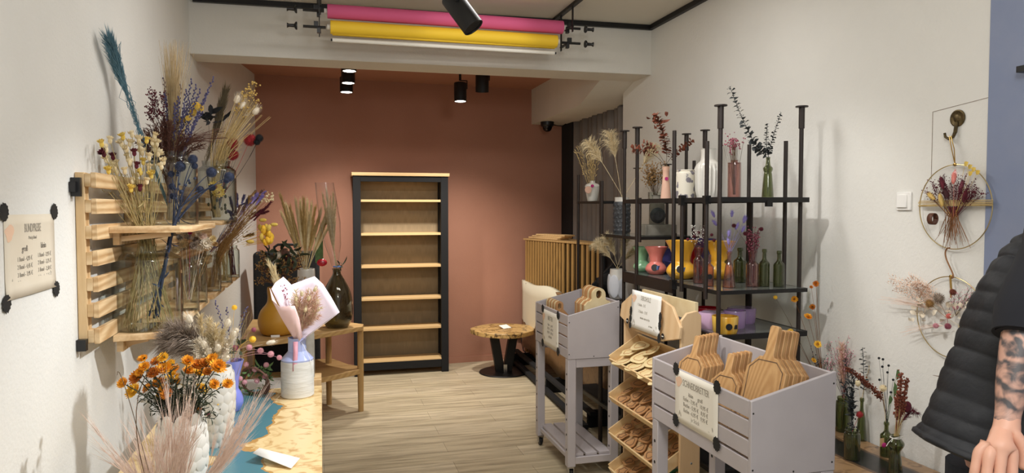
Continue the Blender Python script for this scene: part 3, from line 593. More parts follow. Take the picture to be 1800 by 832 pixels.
build('board', MB().span((-.08, 3.53, 0), (-.045, 3.68, .76)), 'pine_z', t); build('board', MB().span((-.043, 3.53, 0), (-.008, 3.68, .77)), 'pine_z', t)
o = build('folded_card', MB().sheet([[A(444, 797, Z=.78), A(456, 788, Z=.79)], [A(512, 824, Z=.755), A(527, 806, Z=.757)]]).sheet([[A(456, 788, Z=.79), A(460, 796, Z=.7535)], [A(527, 806, Z=.757), A(520, 812, Z=.7535)]]), 'paper_white', loc=A(490, 806, Z=.75), solid=.0012); tag(o, 'folded white card lying on the river table', 'card')

# ------------------------------------------------------------------ price poster on the left wall
def tape(mb, c, u, v, w, h, nrm):
    pl = []
    for i in range(28):
        a = 2 * pi * i / 28; q = 1 + .1 * sin(i * 2.6) + .05 * R.uniform(-1, 1); pl.append((w / 2 * q * cos(a), h / 2 * q * sin(a)))
    mb.prism(pl, .0008, Matrix([[u[i], v[i], nrm[i], c[i]] for i in range(3)] + [[0, 0, 0, 1]]))
def poster(name, label, o, u, v, w, h, lines, cat='poster', curl=.0, m='paper', deco=True):
    """sheet with lower-left corner o, width along u, height along v; lines = (text, x, y, size, squeeze, ink)"""
    o, u, v = V(o), V(u).normalized(), V(v).normalized(); n = u.cross(v)
    t = thing(name, label, cat, o + u * w / 2)
    build('sheet', MB().sheet([[o + u * w * i / 8 + v * h * j / 8 + n * (.001 + curl * (max(0, .25 - j / 8) * (1 - .5 * abs(i / 4 - 1)))) for i in range(9)] for j in range(9)]), m, t, solid=.0006)
    for s_, x, y, sz, sq, ink in lines: text(s_, sz, o + u * w * x + v * h * y + n * .0016, u, v, ink, t, sx=sq)
    if deco:
        for x, y, l, a in ((.1, .12, .13, 1.25), (.16, .1, .12, 1.9), (.13, .06, .08, .6), (.9, .16, .09, 1.9), (.84, .1, .07, 2.6)):
            b = MB(); p = o + u * w * x + v * h * y + n * .0018; b.leaf(p, p + (u * cos(a) + v * sin(a)) * h * l, h * .035, n, .0, .0); build('leaf_drawing', b, 'leaf_ink', t)
        b = MB(); p = o + u * w * .09 + v * h * .78 + n * .0016; b.prism([(w * .075 * (1 + .25 * sin(3 * q)) * cos(q), h * .1 * (1 + .2 * sin(2 * q)) * sin(q)) for q in [2 * pi * i / 24 for i in range(24)]], .0003, Matrix([[u[i], v[i], n[i], p[i]] for i in range(3)] + [[0, 0, 0, 1]]))
        build('watercolour_blot', b, 'peach_ink', t)
    return t, o, u, v, n
K('leaf_ink', 'A9A190', rough=.9); K('peach_ink', 'E6C2A6', rough=.9); K('poster_paper', 'D9CDB8', 'E0D5C2', scale=5, rough=.9)
y0, y1 = A(5, 375, X=-.829).y, A(94, 375, X=-.829).y; zb, zt = A(50, 518, X=-.829).z, A(50, 377, X=-.829).z
L_ = [('BUNDPREISE', .53, .78, .036, .62, 'ink'), ('Preis je Bund', .52, .69, .014, .8, 'ink'), ('groß', .36, .545, .025, .9, 'ink_dark'), ('klein', .74, .56, .025, .9, 'ink_dark')]
for i, (a_, b_) in enumerate((('1 Bund - 4,95 €', '1 Bund - 3,95 €'), ('2 Bund - 4,45 €', '2 Bund - 3,75 €'), ('3 Bund - 3,95 €', '3 Bund - 3,50 €'), ('5 Bund - 3,50 €', '5 Bund - 3,25 €'))):
    L_ += [(a_, .36, .43 - .095 * i, .0185, .92, 'ink'), (b_, .76, .445 - .095 * i, .0185, .92, 'ink')]
t, o, u, v, n = poster('price_poster', 'beige bunch price poster held by black tape on the left wall', (-.829, y0, zb), (0, 1, 0), (0, 0, 1), y1 - y0, zt - zb, L_, curl=.02, m='poster_paper')
for i, j in ((0, 0), (1, 0), (0, 1), (1, 1)):
    b = MB(); tape(b, o + u * (y1 - y0) * i + v * (zt - zb) * (j * 1.06 - .03) + n * .003, u, v, .055, .05, n); build('tape', b, 'tape_ink', t)

# ------------------------------------------------------------------ pallet shelves on the left wall
XW = -.829
def pallet(label, ya, yb_, shelves):
    t = thing('pallet_shelf', label, 'shelf', (XW, (ya + yb_) / 2, 1.1), 'pallet shelves on the left wall')
    z0, z1 = 1.12, 1.725; n = 7; h = .054; pitch = (z1 - z0 - h) / (n - 1)
    for y in (ya + .02, (ya + yb_) / 2, yb_ - .04):
        build('upright', MB().span((XW + .001, y - .02, z0), (XW + .03, y + .03, z1)), 'pine_z', t, bevel=.002)
        for i in range(n): build('block', MB().span((XW + .03, y - .02, z0 + i * pitch + .004), (XW + .05, y + .03, z0 + i * pitch + h - .004)), 'pine_x', t, bevel=.002)
    for i in range(n): build('slat', MB().span((XW + .05, ya, z0 + i * pitch), (XW + .068, yb_, z0 + i * pitch + h)), 'pine_y', t, bevel=.0015)
    for (a, b_, z, dpt) in shelves:
        s_ = build('shelf', MB().prism([(XW + .068, a - .03), (XW + dpt - .035, a), (XW + dpt, a + .05), (XW + dpt, b_), (XW + .068, b_)], .024, Matrix.Translation((0, 0, z - .024))), 'pine_y', t, bevel=.002)
        build('batten', MB().span((XW + .068, a + .02, z - .07), (XW + .09, b_ - .02, z - .024)).bar((XW + .07, a + .06, z - .05), (XW + dpt - .08, a + .06, z - .03), .02, .02), 'pine_x', s_)
    return t
SH = 1.12
P1 = pallet('wooden pallet shelf nearest the price poster, carrying the biggest jar', 2.79, 4.09, [(2.98, 3.26, SH, .25), (3.42, 4.06, SH, .25), (2.96, 3.64, 1.53, .34)])
build('wall_bracket', MB().span((XW + .001, 2.73, 1.655), (XW + .02, 2.79, 1.69)).span((XW + .001, 2.745, 1.64), (XW + .03, 2.765, 1.705)), 'black_plastic', P1)
build('wall_bracket', MB().span((XW + .001, 2.765, 1.1), (XW + .03, 2.79, 1.14)), 'black_plastic', P1)
pallet('wooden pallet shelf farther from the price poster, reaching under the beam', 4.13, 5.49, [(4.16, 4.68, SH, .25), (4.76, 5.1, SH, .25), (5.17, 5.47, SH, .25), (4.16, 4.7, 1.53, .3)])
# ------------------------------------------------------------------ black tube display rack along the right wall
XF, XB = 1.8, 2.28
ZU, ZM, ZL, ZB = 1.652, 1.21, 1.0, 1.43
t = RK = thing('display_rack', 'tall black tube display rack with glass shelves along the right wall', 'rack', (2.04, 3.9, 0))
def post(x, y, z, cap=True, z0=0, r=.0105):
    b = MB().tube([(x, y, z0), (x, y, z - (.07 if cap else 0))], r, 10)
    if cap: b.tube([(x, y, z - .11), (x, y, z - .006)], r * 1.35, 10).lathe([(0, -.006), (.03, -.006), (.03, 0), (0, 0)], (x, y, z), 18)
    build('post', b, 'rack_brown' if r > .01 else 'black_metal', t)
for x, y, z in ((XF, 2.965, 2.08), (XF, 4.05, 2.075), (XF - .005, 3.857, 2.075), (XB, 3.02, 2.1), (XB, 3.93, 2.08), (XB, 4.16, 2.08), (XB, 4.9, 1.9), (XB, 4.42, 1.9)): post(x, y, z)
for x, y, z in ((XF, 4.43, 1.78), (XF, 4.86, 1.84), (XF, 4.41, 1.78)): post(x, y, z, False)
for x, y, z, z0 in ((XF - .012, 3.39, 2.005, 1.17), (XF - .012, 3.3, 1.66, 1.17), (XF - .012, 3.062, 1.92, 1.16), (XB, 3.14, 1.94, 1.17), (XB, 3.46, 1.95, 0), (XB - .01, 3.42, 1.65, .2), (XF, 3.83, 1.66, 1.40), (XB, 4.06, 1.9, 1.2), (2.04, 3.85, 1.45, .95)):
    post(x, y, z, False, z0)
def frame(xa, xb, ya, yb_, z, r=.011, gl=True, bars=0, m='black_metal'):
    build('shelf_frame', MB().bar((xa, ya, z - r), (xa, yb_, z - r), r * 1.6, r * 2).bar((xb, ya, z - r), (xb, yb_, z - r), r * 1.6, r * 2).bar((xa, ya, z - r), (xb, ya, z - r), r * 1.6, r * 2).bar((xa, yb_, z - r), (xb, yb_, z - r), r * 1.6, r * 2), m, t)
    if gl: build('glass_shelf' if gl is True else 'shelf_board', MB().span((xa + .004, ya + .004, z - .007), (xb - .004, yb_ - .004, z)), 'glass_shelf' if gl is True else gl, t)
frame(XF, XB, 2.965, 4.05, ZU, .012)
frame(XF, XB, 2.965, 3.39, ZM, .009); frame(XF, XB, 3.40, 4.05, ZM, .009)
build('fascia', MB().span((XF - .012, 3.4, ZM - .062), (XF + .004, 4.04, ZM - .002)), 'rack_brown', t)
frame(XF, XB, 2.965, 3.85, ZL, .012)
frame(XF, 2.2, 3.86, 4.43, ZB, .009)
frame(XF, XB, 4.43, 4.88, 1.648, .008)
frame(XF, XB, 4.06, 4.88, 1.0, .012, 'rack_brown'); frame(XF, XB, 4.06, 4.88, .3, .012, 'black_matte'); frame(XF, XB, 2.965, 3.85, .35, .012, 'black_matte')
build('clamp', MB().box((XF - .012, 3.3, ZU - .012), (.03, .03, .05)), 'black_metal', t); build('clamp', MB().box((XF - .012, 3.39, ZM - .012), (.03, .03, .05)), 'black_metal', t); build('clamp', MB().box((XF - .012, 3.062, ZU - .012), (.03, .03, .04)), 'black_metal', t); build('clamp', MB().box((2.06, 2.96, ZU - .03), (.03, .02, .03)), 'black_metal', t)

# ---- vases on the rack: pr_* are (radius, height) outlines
pr_bottle = [(.92, 0), (1, .02), (1, .5), (.97, .62), (.55, .7), (.38, .76), (.36, .9), (.45, .92), (.45, .98), (.38, 1)]
pr_slim = [(.95, 0), (1, .03), (.78, .35), (.6, .6), (.36, .72), (.32, .9), (.42, .93), (.4, 1)]
pr_bulb = [(.55, 0), (.72, .03), (.98, .14), (1, .24), (.82, .36), (.6, .44), (.6, .52), (.72, .72), (1.06, .97), (1.1, 1)]
pr_tallbulge = [(.9, 0), (1, .03), (.72, .55), (.62, .62), (.78, .68), (.78, .74), (.45, .8), (.36, .88), (.34, .97), (.42, 1)]
def ribbed(name, label, s_, prof, m, ribs, amp, cat='vase', n=72):
    c, H_, r_ = s_; t = thing(name, label, cat, c); pr = smooth([(a * r_, b * H_) for a, b in prof]); mb = MB()
    full = shell(pr, .004); ids = []
    for q, z in full:
        k = min(1, max(0, (z / H_ - .03) * 8)) * min(1, max(0, (.72 - z / H_) * 8))
        ids.append([(q * (1 + amp * k * abs(sin(ribs * pi * j / n)))) for j in range(n)])
    vs = [c + V((ids[i][j] * cos(2 * pi * j / n), ids[i][j] * sin(2 * pi * j / n), full[i][1])) for i in range(len(full)) for j in range(n)]
    mb.add(vs, [(i * n + j, i * n + (j + 1) % n, (i + 1) * n + (j + 1) % n, (i + 1) * n + j) for i in range(len(full) - 1) for j in range(n)]); build('body', mb, m, t); return t
def into(s_, px, py, dY=0, dX=0):
    """a point above pot s_ that appears at (px, py), shifted in depth by dY"""
    p = A(px, py, Y=s_[0].y + dY) + V((dX, 0, 0))
    return p if p.x > -.79 or p.y > 5.4 else A(px, py, X=-.79 + abs(dY) * .3)
def neck(s_, k=.97, j=.006): return s_[0] + V((R.uniform(-j, j), R.uniform(-j, j), s_[1] * k))
def foot(s_, k=.06, j=.02): return s_[0] + V((R.uniform(-j, j), R.uniform(-j, j), s_[1] * k))

# upper shelf, near bay
s1 = spot(1290, 2.06, ZU, 287, 23)
vase('bottle_vase', 'pink glass bottle holding a small dusky pink bunch on the top shelf', s1, [(.95, 0), (1, .03), (1, .93), (.9, .98), (.55, 1), (.55, 1.06), (.62, 1.08)], 'glass_pink')
t = thing('dried_bunch', 'small dusky pink tight bunch in the pink bottle on the top shelf', 'dried flowers', neck(s1, 1))
b = MB()
for i in range(60):
    e = into(s1, 1288 + R.gauss(0, 7), 252 + R.gauss(0, 6) + abs(R.gauss(0, 4)), R.gauss(0, .02)); pts = stem(b, foot(s1, .1, .006), e, .0007); b.k = 1
    for _ in range(2): b.ball(e + rv(.004), .0042, 5, 3)
    b.k = 0
for px, py in ((1275, 235), (1283, 236), (1302, 262), (1291, 233)):
    e = into(s1, px, py); b.hair(neck(s1, 1.2), neck(s1, 1.5), e, .0005); b.k = 1; b.ball(e, .003, 5, 3); b.k = 0
build('stems_and_buds', b, ['twig', 'pink_bloom'], t, kind='stuff')
s2 = spot(1349, 2.12, ZU, 277, 20)
vase('bottle_vase', 'tapered green glass bottle with dark eucalyptus on the top shelf', s2, pr_tallbulge, 'glass_green')
t = thing('eucalyptus_branches', 'three near-black eucalyptus stems in the green bottle', 'dried branches', neck(s2, 1))
for pts_, k, l in ((((1349, 330), (1322, 262), (1283, 152)), 30, .034), (((1349, 330), (1344, 260), (1349, 218)), 20, .02), (((1350, 330), (1352, 260), (1373, 198)), 22, .02)):
    q = [s2[0] + V((0, 0, .02)), neck(s2, 1)] + [into(s2, *p) for p in pts_[1:]]
    pts = bez(q[1], q[2] + V((0, .0, 0)), q[3], 10); b = MB(); b.tube([q[0]] + pts, .0013, 5); b.k = 1
    leafy(b, pts, k * 2, l * 1.0, l * .95, .1, .85, .5, .35); leafy(b, pts[-3:], 4, l * .6, l * .4); build('branch', b, ['euc_dark', 'euc_dark'], t)
s3 = spot(1244, 2.1, ZU, 262, 44)
s3 = (s3[0], s3[1], s3[2] * .95)
t = ribbed('ribbed_vase', 'tall off-white ribbed vase with a plain neck on the top shelf', s3, [(.85, 0), (.95, .03), (1.0, .3), (1, .6), (.92, .7), (.66, .76), (.6, .86), (.62, .97), (.66, 1)], 'white_ceramic', 18, .13)
s4 = spot(1205, 2.0, ZU, 299, 36)
vase('floral_vase', 'cream lidded jar printed with grey flowers on the top shelf', s4, [(.9, 0), (.97, .02), (1, .5), (1, .86), (.92, .92), (.8, .95), (.86, .97), (.84, 1)], 'floral')
t = thing('price_tag', 'gold edged tag with a blue seal hanging on the ribbed vase', 'tag', A(1226, 317, Y=s4[0].y - .03))
o = A(1226, 317, Y=s4[0].y - .03); build('card', MB().box(o, (.03, .002, .066)), 'tag_card', t); build('seal', MB().lathe([(0, 0), (.013, 0), (.013, .002), (0, .002)], o + V((0, -.001, .01)), 20, Matrix.Rotation(pi / 2, 3, 'X')), 'thistle_blue', t); build('card_field', MB().box(o + V((0, -.0013, -.014)), (.024, .001, .03)), 'paper', t)
s5 = spot(1170, 1.9, ZU, 293, 18)
vase('waisted_vase', 'peach waisted vase with brown eucalyptus and a magenta seal', s5, [(.95, 0), (1, .03), (.72, .5), (.6, .75), (.68, .92), (.74, 1)], 'peach')
t = thing('seal', 'round magenta seal stuck on the peach waisted vase', 'sticker', A(1170, 320, Y=s5[0].y - .02)); t.name = 'seal_sticker'
build('disc', MB().lathe([(0, 0), (.01, 0), (.01, .002), (0, .002)], s5[0] + V((-.3, -.95, 0)).normalized() * s5[2] * .72 + V((0, 0, s5[1] * .62)), 16, V((-.3, -.95, 0)).to_track_quat('Z', 'Y').to_matrix()), 'magenta', t)
t = thing('eucalyptus_branches', 'rust brown round-leaved eucalyptus arching from the peach vase', 'dried branches', neck(s5, 1))
for ctl, e, k, l, t0 in (((1178, 262), (1153, 200), 34, .034, .3), ((1150, 262), (1113, 262), 12, .034, .55), ((1175, 275), (1218, 246), 16, .026, .35), ((1160, 262), (1130, 250), 10, .026, .5)):
    n0 = neck(s5, .98); pts = bez(n0, into(s5, *ctl), into(s5, *e, dY=R.uniform(-.04, .04)), 10); b = MB(); b.tube([s5[0] + V((0, 0, .03))] + pts, .0014, 5); b.k = 1
    leafy(b, pts, k * 2, l, l, t0, .85, .5, .1); build('branch', b, ['twig', 'rust_leaf'], t)
b = MB(); c0 = into(s5, 1153, 212)
for _ in range(14): p = c0 + rv(.018); b.leaf(p, p + rv(.03), .028, rv(), .1, .1, .5)
build('leaf_cluster', b, 'rust_leaf', t)
s6 = spot(1152, 2.0, ZU, 338, 26)
vase('glass_tumbler', 'low clear tumbler holding a bushy gold bunch on the top shelf', s6, [(.9, 0), (1, .1), (1, 1)], 'glass')
t = thing('dried_bunch', 'bushy gold-brown seed bunch behind the peach vase', 'dried flowers', s6[0] + V((0, 0, .01)))
b = MB()
for _ in range(46):
    e = into(s6, 1148 + R.uniform(-20, 20), R.uniform(284, 318), R.uniform(-.05, .05)); pts = stem(b, foot(s6, .1, .012), e, .0008); sprig(b, pts, 9, .02, .03, .0042, .5)
build('stems_and_seeds', b, ['twig', 'gold_bush'], t, kind='stuff')
# far bays
s7 = spot(1041, 1.87, 1.648, 318, 26)
vase('shouldered_vase', 'small white vase with dark blots and a paper seal, far end of the rack', s7, [(.5, 0), (.68, .05), (.95, .62), (1, .74), (.8, .84), (.38, .9), (.36, .98), (.4, 1)], 'white_ceramic')
t = thing('dried_bunch', 'loose pale oat grass in the small white vase at the far end of the rack', 'dried grass', neck(s7, 1))
b = MB()
for i in range(22):
    e = into(s7, R.uniform(1010, 1056), R.uniform(242, 282), R.uniform(-.08, .08)); pts = stem(b, foot(s7, .2, .01), e, .0009, (0, 0, .02)); b.k = 1
    for k in range(10):
        p, d = along(pts, .45 + .055 * k); q = p + d * .02 + rv(.008); b.leaf(p, q, .005, rv(), .0, .1)
    b.k = 0
build('stems', b, ['straw', 'straw'], t, kind='stuff')
t = thing('paper_seal', 'pale scalloped seal with a magenta wax dot on the small white vase', 'sticker', into(s7, 1036, 333, -.05)); o = into(s7, 1034, 334, -.055)
build('rosette', MB().lathe([(0, 0), (.026, 0), (.024, .003), (0, .004)], o, 14, Matrix.Rotation(pi / 2, 3, 'X')), 'peach', t); build('wax_dot', MB().lathe([(0, 0), (.011, 0), (.011, .006), (0, .006)], into(s7, 1041, 327, -.058), 14, Matrix.Rotation(pi / 2, 3, 'X')), 'magenta', t)
s8 = spot(1093, 1.93, ZB, 347, 30)
c, H_, r_ = s8; t = thing('pebbled_vase', 'tall dark grey vase covered in round scales with a pale rim, middle shelf', 'vase', c)
build('body', MB().lathe(shell(smooth([(.85 * r_, 0), (.97 * r_, .05 * H_), (r_, .5 * H_), (.97 * r_, .8 * H_), (.86 * r_, .88 * H_)]), .004), c, 32), 'pebble_dark', t)
build('rim', MB().lathe([(.86 * r_, .875 * H_), (.82 * r_, .93 * H_), (.84 * r_, H_), (.78 * r_, H_), (.76 * r_, .88 * H_)], c, 32), 'white_ceramic', t)
b = MB()
for k in range(7):
    for j in range(13):
        a = 2 * pi * (j + .5 * (k % 2)) / 13; z = H_ * (.09 + .115 * k); q = V((cos(a), sin(a), 0)); b.ball(c + q * r_ * .97 + V((0, 0, z)), (r_ * .2, r_ * .2, r_ * .07), 8, 4, q.to_track_quat('Z', 'Y').to_matrix())
build('scales', b, 'pebble_dark', t)
def pampas(label, s_, tips, w, n, l, m='pampas', t0=.5, droop=.03, k0=None, cat='dried grass', rad=.0007, nm='pampas_grass', fw=.8):
    t = thing(nm, label, cat, neck(s_, 1))
    for px, py, dy, bx in tips:
        p0 = foot(s_, .1, .01); n0 = neck(s_, 1, .01); e = into(s_, px, py, dy); pts = [p0] + bez(n0, (n0 + e) / 2 + V((bx, 0, .06)), e, 8)
        b = MB(); b.tube(pts, .0014, 5); plume(b, pts, t0, w, n, l, droop, rad, fw); build('plume', b, m, t)
    return t
pampas('three drooping cream pampas plumes in the scaled dark vase', s8, [(1035, 250, .1, -.03), (1072, 235, .05, 0), (1148, 258, -.02, .05)], .08, 380, .12, t0=.6, droop=.07)
s9 = spot(1155, 2.0, ZB + .07, 343, 32)
vase('stone_vase', 'round-fronted grey stone vase standing on a grey block', s9, [(.8, 0), (.86, .05), (.86, .55), (.8, .72), (.6, .82), (.58, .95), (.66, 1)], 'grey_ceramic')
build('front_disc', MB().lathe([(0, .0), (s9[2] * .8, 0), (s9[2] * .85, .01), (s9[2] * .5, .03), (0, .032)], s9[0] + V((-.02, -s9[2] * .8, .055)), 28, V((-.25, -1, 0)).to_track_quat('Z', 'Y').to_matrix()), 'pebble_dark', bpy.data.objects['stone_vase'])
o = build('stone_block', MB().span((s9[0].x - .11, s9[0].y - .07, ZB), (s9[0].x + .1, s9[0].y + .07, ZB + .069)), 'grey_ceramic', loc=(s9[0].x, s9[0].y, ZB), bevel=.006); tag(o, 'flat grey stone block under the round-fronted stone vase', 'block')
# middle shelf: coloured bulb vases
def bulb(label, px, X, ytop, wpx, m, sticker=True):
    s_ = spot(px, X, ZM, ytop, wpx); t = vase('bulb_vase', label, s_, pr_bulb, m, group=None)
    if sticker:
        q = V((-.55, -.83, .15)).normalized(); o = s_[0] + V((q.x * s_[2] * .98, q.y * s_[2] * .98, s_[1] * .27))
        g = build('sticker', MB().lathe([(0, 0), (.02, 0), (.02, .0015), (0, .0018)], o, 20, q.to_track_quat('Z', 'Y').to_matrix()), 'black_plastic', t); build('label', MB().box(o + V((.018, -.011, 0)), (.03, .004, .022), Matrix.Rotation(.6, 3, 'Z')), 'pale_blue_label', t)
    return s_
bulb('mint green bulb vase left of the coral one', 1130, 1.9, 434, 32, 'mint', False)
bulb('coral bulb vase with a black sticker', 1154, 1.9, 434, 37, 'coral')
bulb('large yellow bulb vase with a black sticker', 1199, 1.92, 423, 52, 'glaze_yellow')
bulb('purple bulb vase behind the yellow and coral ones', 1170, 2.06, 438, 40, 'purple_glaze', False)
bulb('purple bulb vase half hidden between the two yellow vases', 1234, 2.14, 420, 46, 'purple_glaze', False)
bulb('red bulb vase behind the purple one and the front yellow one', 1222, 2.05, 436, 30, 'red_glaze', False)
bulb('second yellow bulb vase, half hidden behind the pink bottles', 1266, 2.12, 424, 50, 'glaze_yellow', False)
# glass bottles on the near half of the middle shelf
def bottle(label, px, X, ytop, wpx, prof, m, zb=ZM):
    s_ = spot(px, X, zb, ytop, wpx); vase('glass_bottle', label, s_, prof, m, 'bottle', .0025, 24); return s_
b1 = bottle('pink glass bottle with a dark berry bunch, nearest the front yellow vase', 1229, 1.88, 432, 18, pr_bottle, 'glass_pink')
b2 = bottle('pink glass bottle with a black sticker beside the second yellow vase', 1247, 1.86, 448, 18, pr_bottle, 'glass_pink')
b3 = bottle('fluted pink glass bottle holding lilac bunny tails', 1283, 1.93, 442, 22, pr_slim, 'glass_pink')
b4 = bottle('patterned pink glass bottle holding a wine and pink bunch', 1324, 2.06, 440, 22, pr_bottle, 'glass_pink')
bottle('dark green glass bottle behind the fluted pink bottle', 1277, 2.14, 440, 16, pr_bottle, 'glass_green')
bottle('green glass bottle left of the patterned pink bottle', 1302, 2.12, 436, 22, pr_bottle, 'glass_green')
bottle('green glass bottle right of the patterned pink bottle', 1345, 2.12, 438, 18, pr_bottle, 'glass_green')
bottle('green glass bottle at the wall end of the middle shelf', 1371, 2.18, 441, 19, pr_bottle, 'glass_green')
o = build('round_sticker', MB().lathe([(0, 0), (.013, 0), (.013, .0015), (0, .0015)], b2[0] + V((-.3, -.95, 0)) * b2[2] + V((0, 0, .05)), 18, V((-.3, -.95, 0)).to_track_quat('Z', 'Y').to_matrix()), 'black_plastic', bpy.data.objects['glass_bottle.001'])
t = thing('dried_bunch', 'dark wine button flowers and white berries in the pink bottle', 'dried flowers', neck(b1, 1)); b = MB()
for i in range(18):
    e = into(b1, R.uniform(1216, 1243), R.uniform(394, 420), R.uniform(-.04, .04)); pts = stem(b, foot(b1, .1, .005), e, .0008); sprig(b, pts, 6, .014, .025, .003, .7)
build('stems_and_berries', b, ['wine_dark', 'white_matte'], t, kind='stuff')
for px, py in ((1209, 421), (1251, 413), (1255, 423), (1228, 409), (1220, 416)):
    b = MB(); e = into(b1, px, py, R.uniform(-.03, .02)); stem(b, neck(b1), e, .0008); spiky(b, e, .0095, 60); build('button_flower', b, 'wine', t)
t = thing('dried_bunch', 'lilac bunny tails fanned out of the fluted pink bottle', 'dried flowers', neck(b3, 1))
for px, py, qx, qy in ((1257, 384, 1252, 374), (1262, 400, 1252, 386), (1286, 384, 1287, 372), (1280, 420, 1282, 404), (1292, 406, 1297, 394), (1305, 396, 1312, 380), (1302, 412, 1310, 396), (1281, 432, 1280, 424), (1306, 392, 1309, 382)):
    b = MB(); p = into(b3, px, py, R.uniform(-.03, .03)); e = A(qx, qy, Y=p.y); stem(b, neck(b3), p, .0008); tail(b, [p, p + (e - p) * .3], .0085, .034); build('bunny_tail', b, 'lilac_tail', t)
t = thing('dried_bunch', 'pink filler with wine button flowers in the patterned pink bottle', 'dried flowers', neck(b4, 1)); b = MB()
for i in range(26):
    e = into(b4, R.uniform(1312, 1334), R.uniform(402, 425), R.uniform(-.03, .03)); pts = stem(b, foot(b4, .1, .006), e, .0008); sprig(b, pts, 6, .012, .025, .0034, .6)
build('stems_and_buds', b, ['wine', 'pink_bloom'], t, kind='stuff')
for px, py in ((1338, 403), (1310, 411), (1290, 397)):
    b = MB(); e = into(b4, px, py, R.uniform(-.03, .0)); stem(b, neck(b4), e, .0009); spiky(b, e, .012, 80); build('button_flower', b, 'wine', t)
# mugs and planters on the low shelf
def cup(label, px, X, ytop, ybot, wpx, m, heart=False):
    s_ = spot(px, X, ZL, ytop, wpx); c, H_, r_ = s_; t = thing('planter', label, 'planter', c)
    if not heart: build('body', MB().lathe(shell([(r_ * .86, 0), (r_ * .93, .01), (r_ * .96, H_ * .5), (r_, H_ - .004), (r_ * .97, H_)], .006), c, 40), m, t)
    else:
        n = 48; pr = shell([(.9, 0), (.96, .01), (1, H_ - .004), (.97, H_)], .08); vs = []
        def hr(a): return r_ * (1 - .32 * max(0, cos(a * 1 - 2.2)) ** 6 + .06 * cos(2 * (a - 2.2)))
        for q, z in pr: vs += [c + V((hr(2 * pi * j / n) * q * cos(2 * pi * j / n), hr(2 * pi * j / n) * q * sin(2 * pi * j / n), z)) for j in range(n)]
        build('body', MB().add(vs, [(i * n + j, i * n + (j + 1) % n, (i + 1) * n + (j + 1) % n, (i + 1) * n + j) for i in range(len(pr) - 1) for j in range(n)]), m, t)
    return s_
cup('red planter behind the pink one on the low shelf', 1247, 1.98, 541, 590, 44, 'red_glaze')
cup('light pink heart-shaped planter on the low shelf', 1251, 1.88, 549, 590, 46, 'lilac_glaze', True)
cup('dark lilac planter at the wall side of the low shelf', 1304, 2.12, 541, 590, 50, 'violet_glaze', True)
cup('dark lilac heart planter just behind the yellow one', 1292, 2.0, 546, 590, 40, 'violet_glaze', True)
s_ = cup('mustard streaked round planter with a black label at the front corner of the low shelf', 1277, 1.875, 556, 590, 46, 'mustard_glaze')
q = V((-.25, -.97, 0)); g = build('label', MB().lathe([(0, 0), (.016, 0), (.016, .002), (0, .002)], s_[0] + q * s_[2] * .97 + V((0, 0, s_[1] * .45)), 14, q.to_track_quat('Z', 'Y').to_matrix()).box(s_[0] + q * s_[2] * .97 + V((.028, .004, s_[1] * .42)), (.035, .006, .02)), 'black_plastic', [o for o in bpy.data.objects if o.name.startswith('planter')][-1])
# dark clutter, fan vase and framed boards lower left on the rack
s10 = spot(1087, 1.88, ZL, 473, 34)
c, H_, r_ = s10; t = thing('petal_vase', 'white vase with large petal reliefs holding cream pampas, lower left of the rack', 'vase', c)
build('body', MB().lathe(shell(smooth([(r_ * .7, 0), (r_ * .9, .1 * H_), (r_, .5 * H_), (r_ * .85, .85 * H_), (r_ * .8, H_)]), .004), c, 32), 'white_ceramic', t)
for k, (a, z, s_) in enumerate(((-2.4, .45, 1), (-1.5, .38, .9), (-.8, .5, 1), (-3.2, .5, .9))):
    q = V((cos(a), sin(a), 0)); b = MB().ball(c + q * r_ * .96 + V((0, 0, H_ * z)), (r_ * .6 * s_, r_ * .08, H_ * .38 * s_), 18, 8, Matrix.Rotation(a + pi / 2, 3, 'Z')); build('petal', b, 'bag_white', t)
pampas('four cream pampas plumes fanning left from the white petal vase', s10, [(1048, 428, .05, -.02), (1065, 415, .03, 0), (1100, 418, .04, .03), (1117, 440, -.02, .03)], .055, 340, .09, t0=.35, droop=.03)
o = build('grey_tray', MB().box((1.9, 4.2, 1.09), (.012, .3, .16), Matrix.Rotation(.15, 3, 'Y')).ball((1.885, 4.13, 1.1), (.006, .06, .06), 16, 8), 'wax_grey', loc=(1.9, 4.2, 1.0), bevel=.003); tag(o, 'grey tray with an oval hollow leaning beside the white petal vase', 'tray')
for nm, lab, cat, mk in (
    ('black_bag', 'crumpled black bag on the far lower shelf of the rack', 'bag', lambda b: b.ball((2.0, 4.66, 1.07), (.12, .16, .075), 16, 8).ball((2.06, 4.78, 1.12), (.09, .07, .07), 12, 8)),
    ('angled_stand', 'black angled stand at the far end of the rack shelf', 'stand', lambda b: b.bar((1.9, 4.82, 1.03), (2.05, 4.76, 1.2), .12, .03).box((1.98, 4.8, 1.012), (.2, .12, .024)).box((1.93, 4.74, 1.06), (.06, .05, .08)))):
    o = build(nm, mk(MB()), 'black_cloth', loc=(2, 4.7, 1.0), bevel=.004); tag(o, lab, cat)
# orange and dark boards standing under the rack
for k, (px, m, lab) in enumerate(((1045, 'slat', 'narrow brown board standing under the rack beside the orange one'), (1056, 'orange_paint', 'left orange painted board standing under the rack'), (1068, 'orange_paint', 'right orange painted board standing under the rack'))):
    c = A(px, 600, Y=5.1 + .06 * k); o = build('standing_board', MB().span((c.x - .04, c.y, .312), (c.x + .03, c.y + .025, .9)), m, loc=(c.x, c.y, .3), bevel=.002); tag(o, lab, 'board')
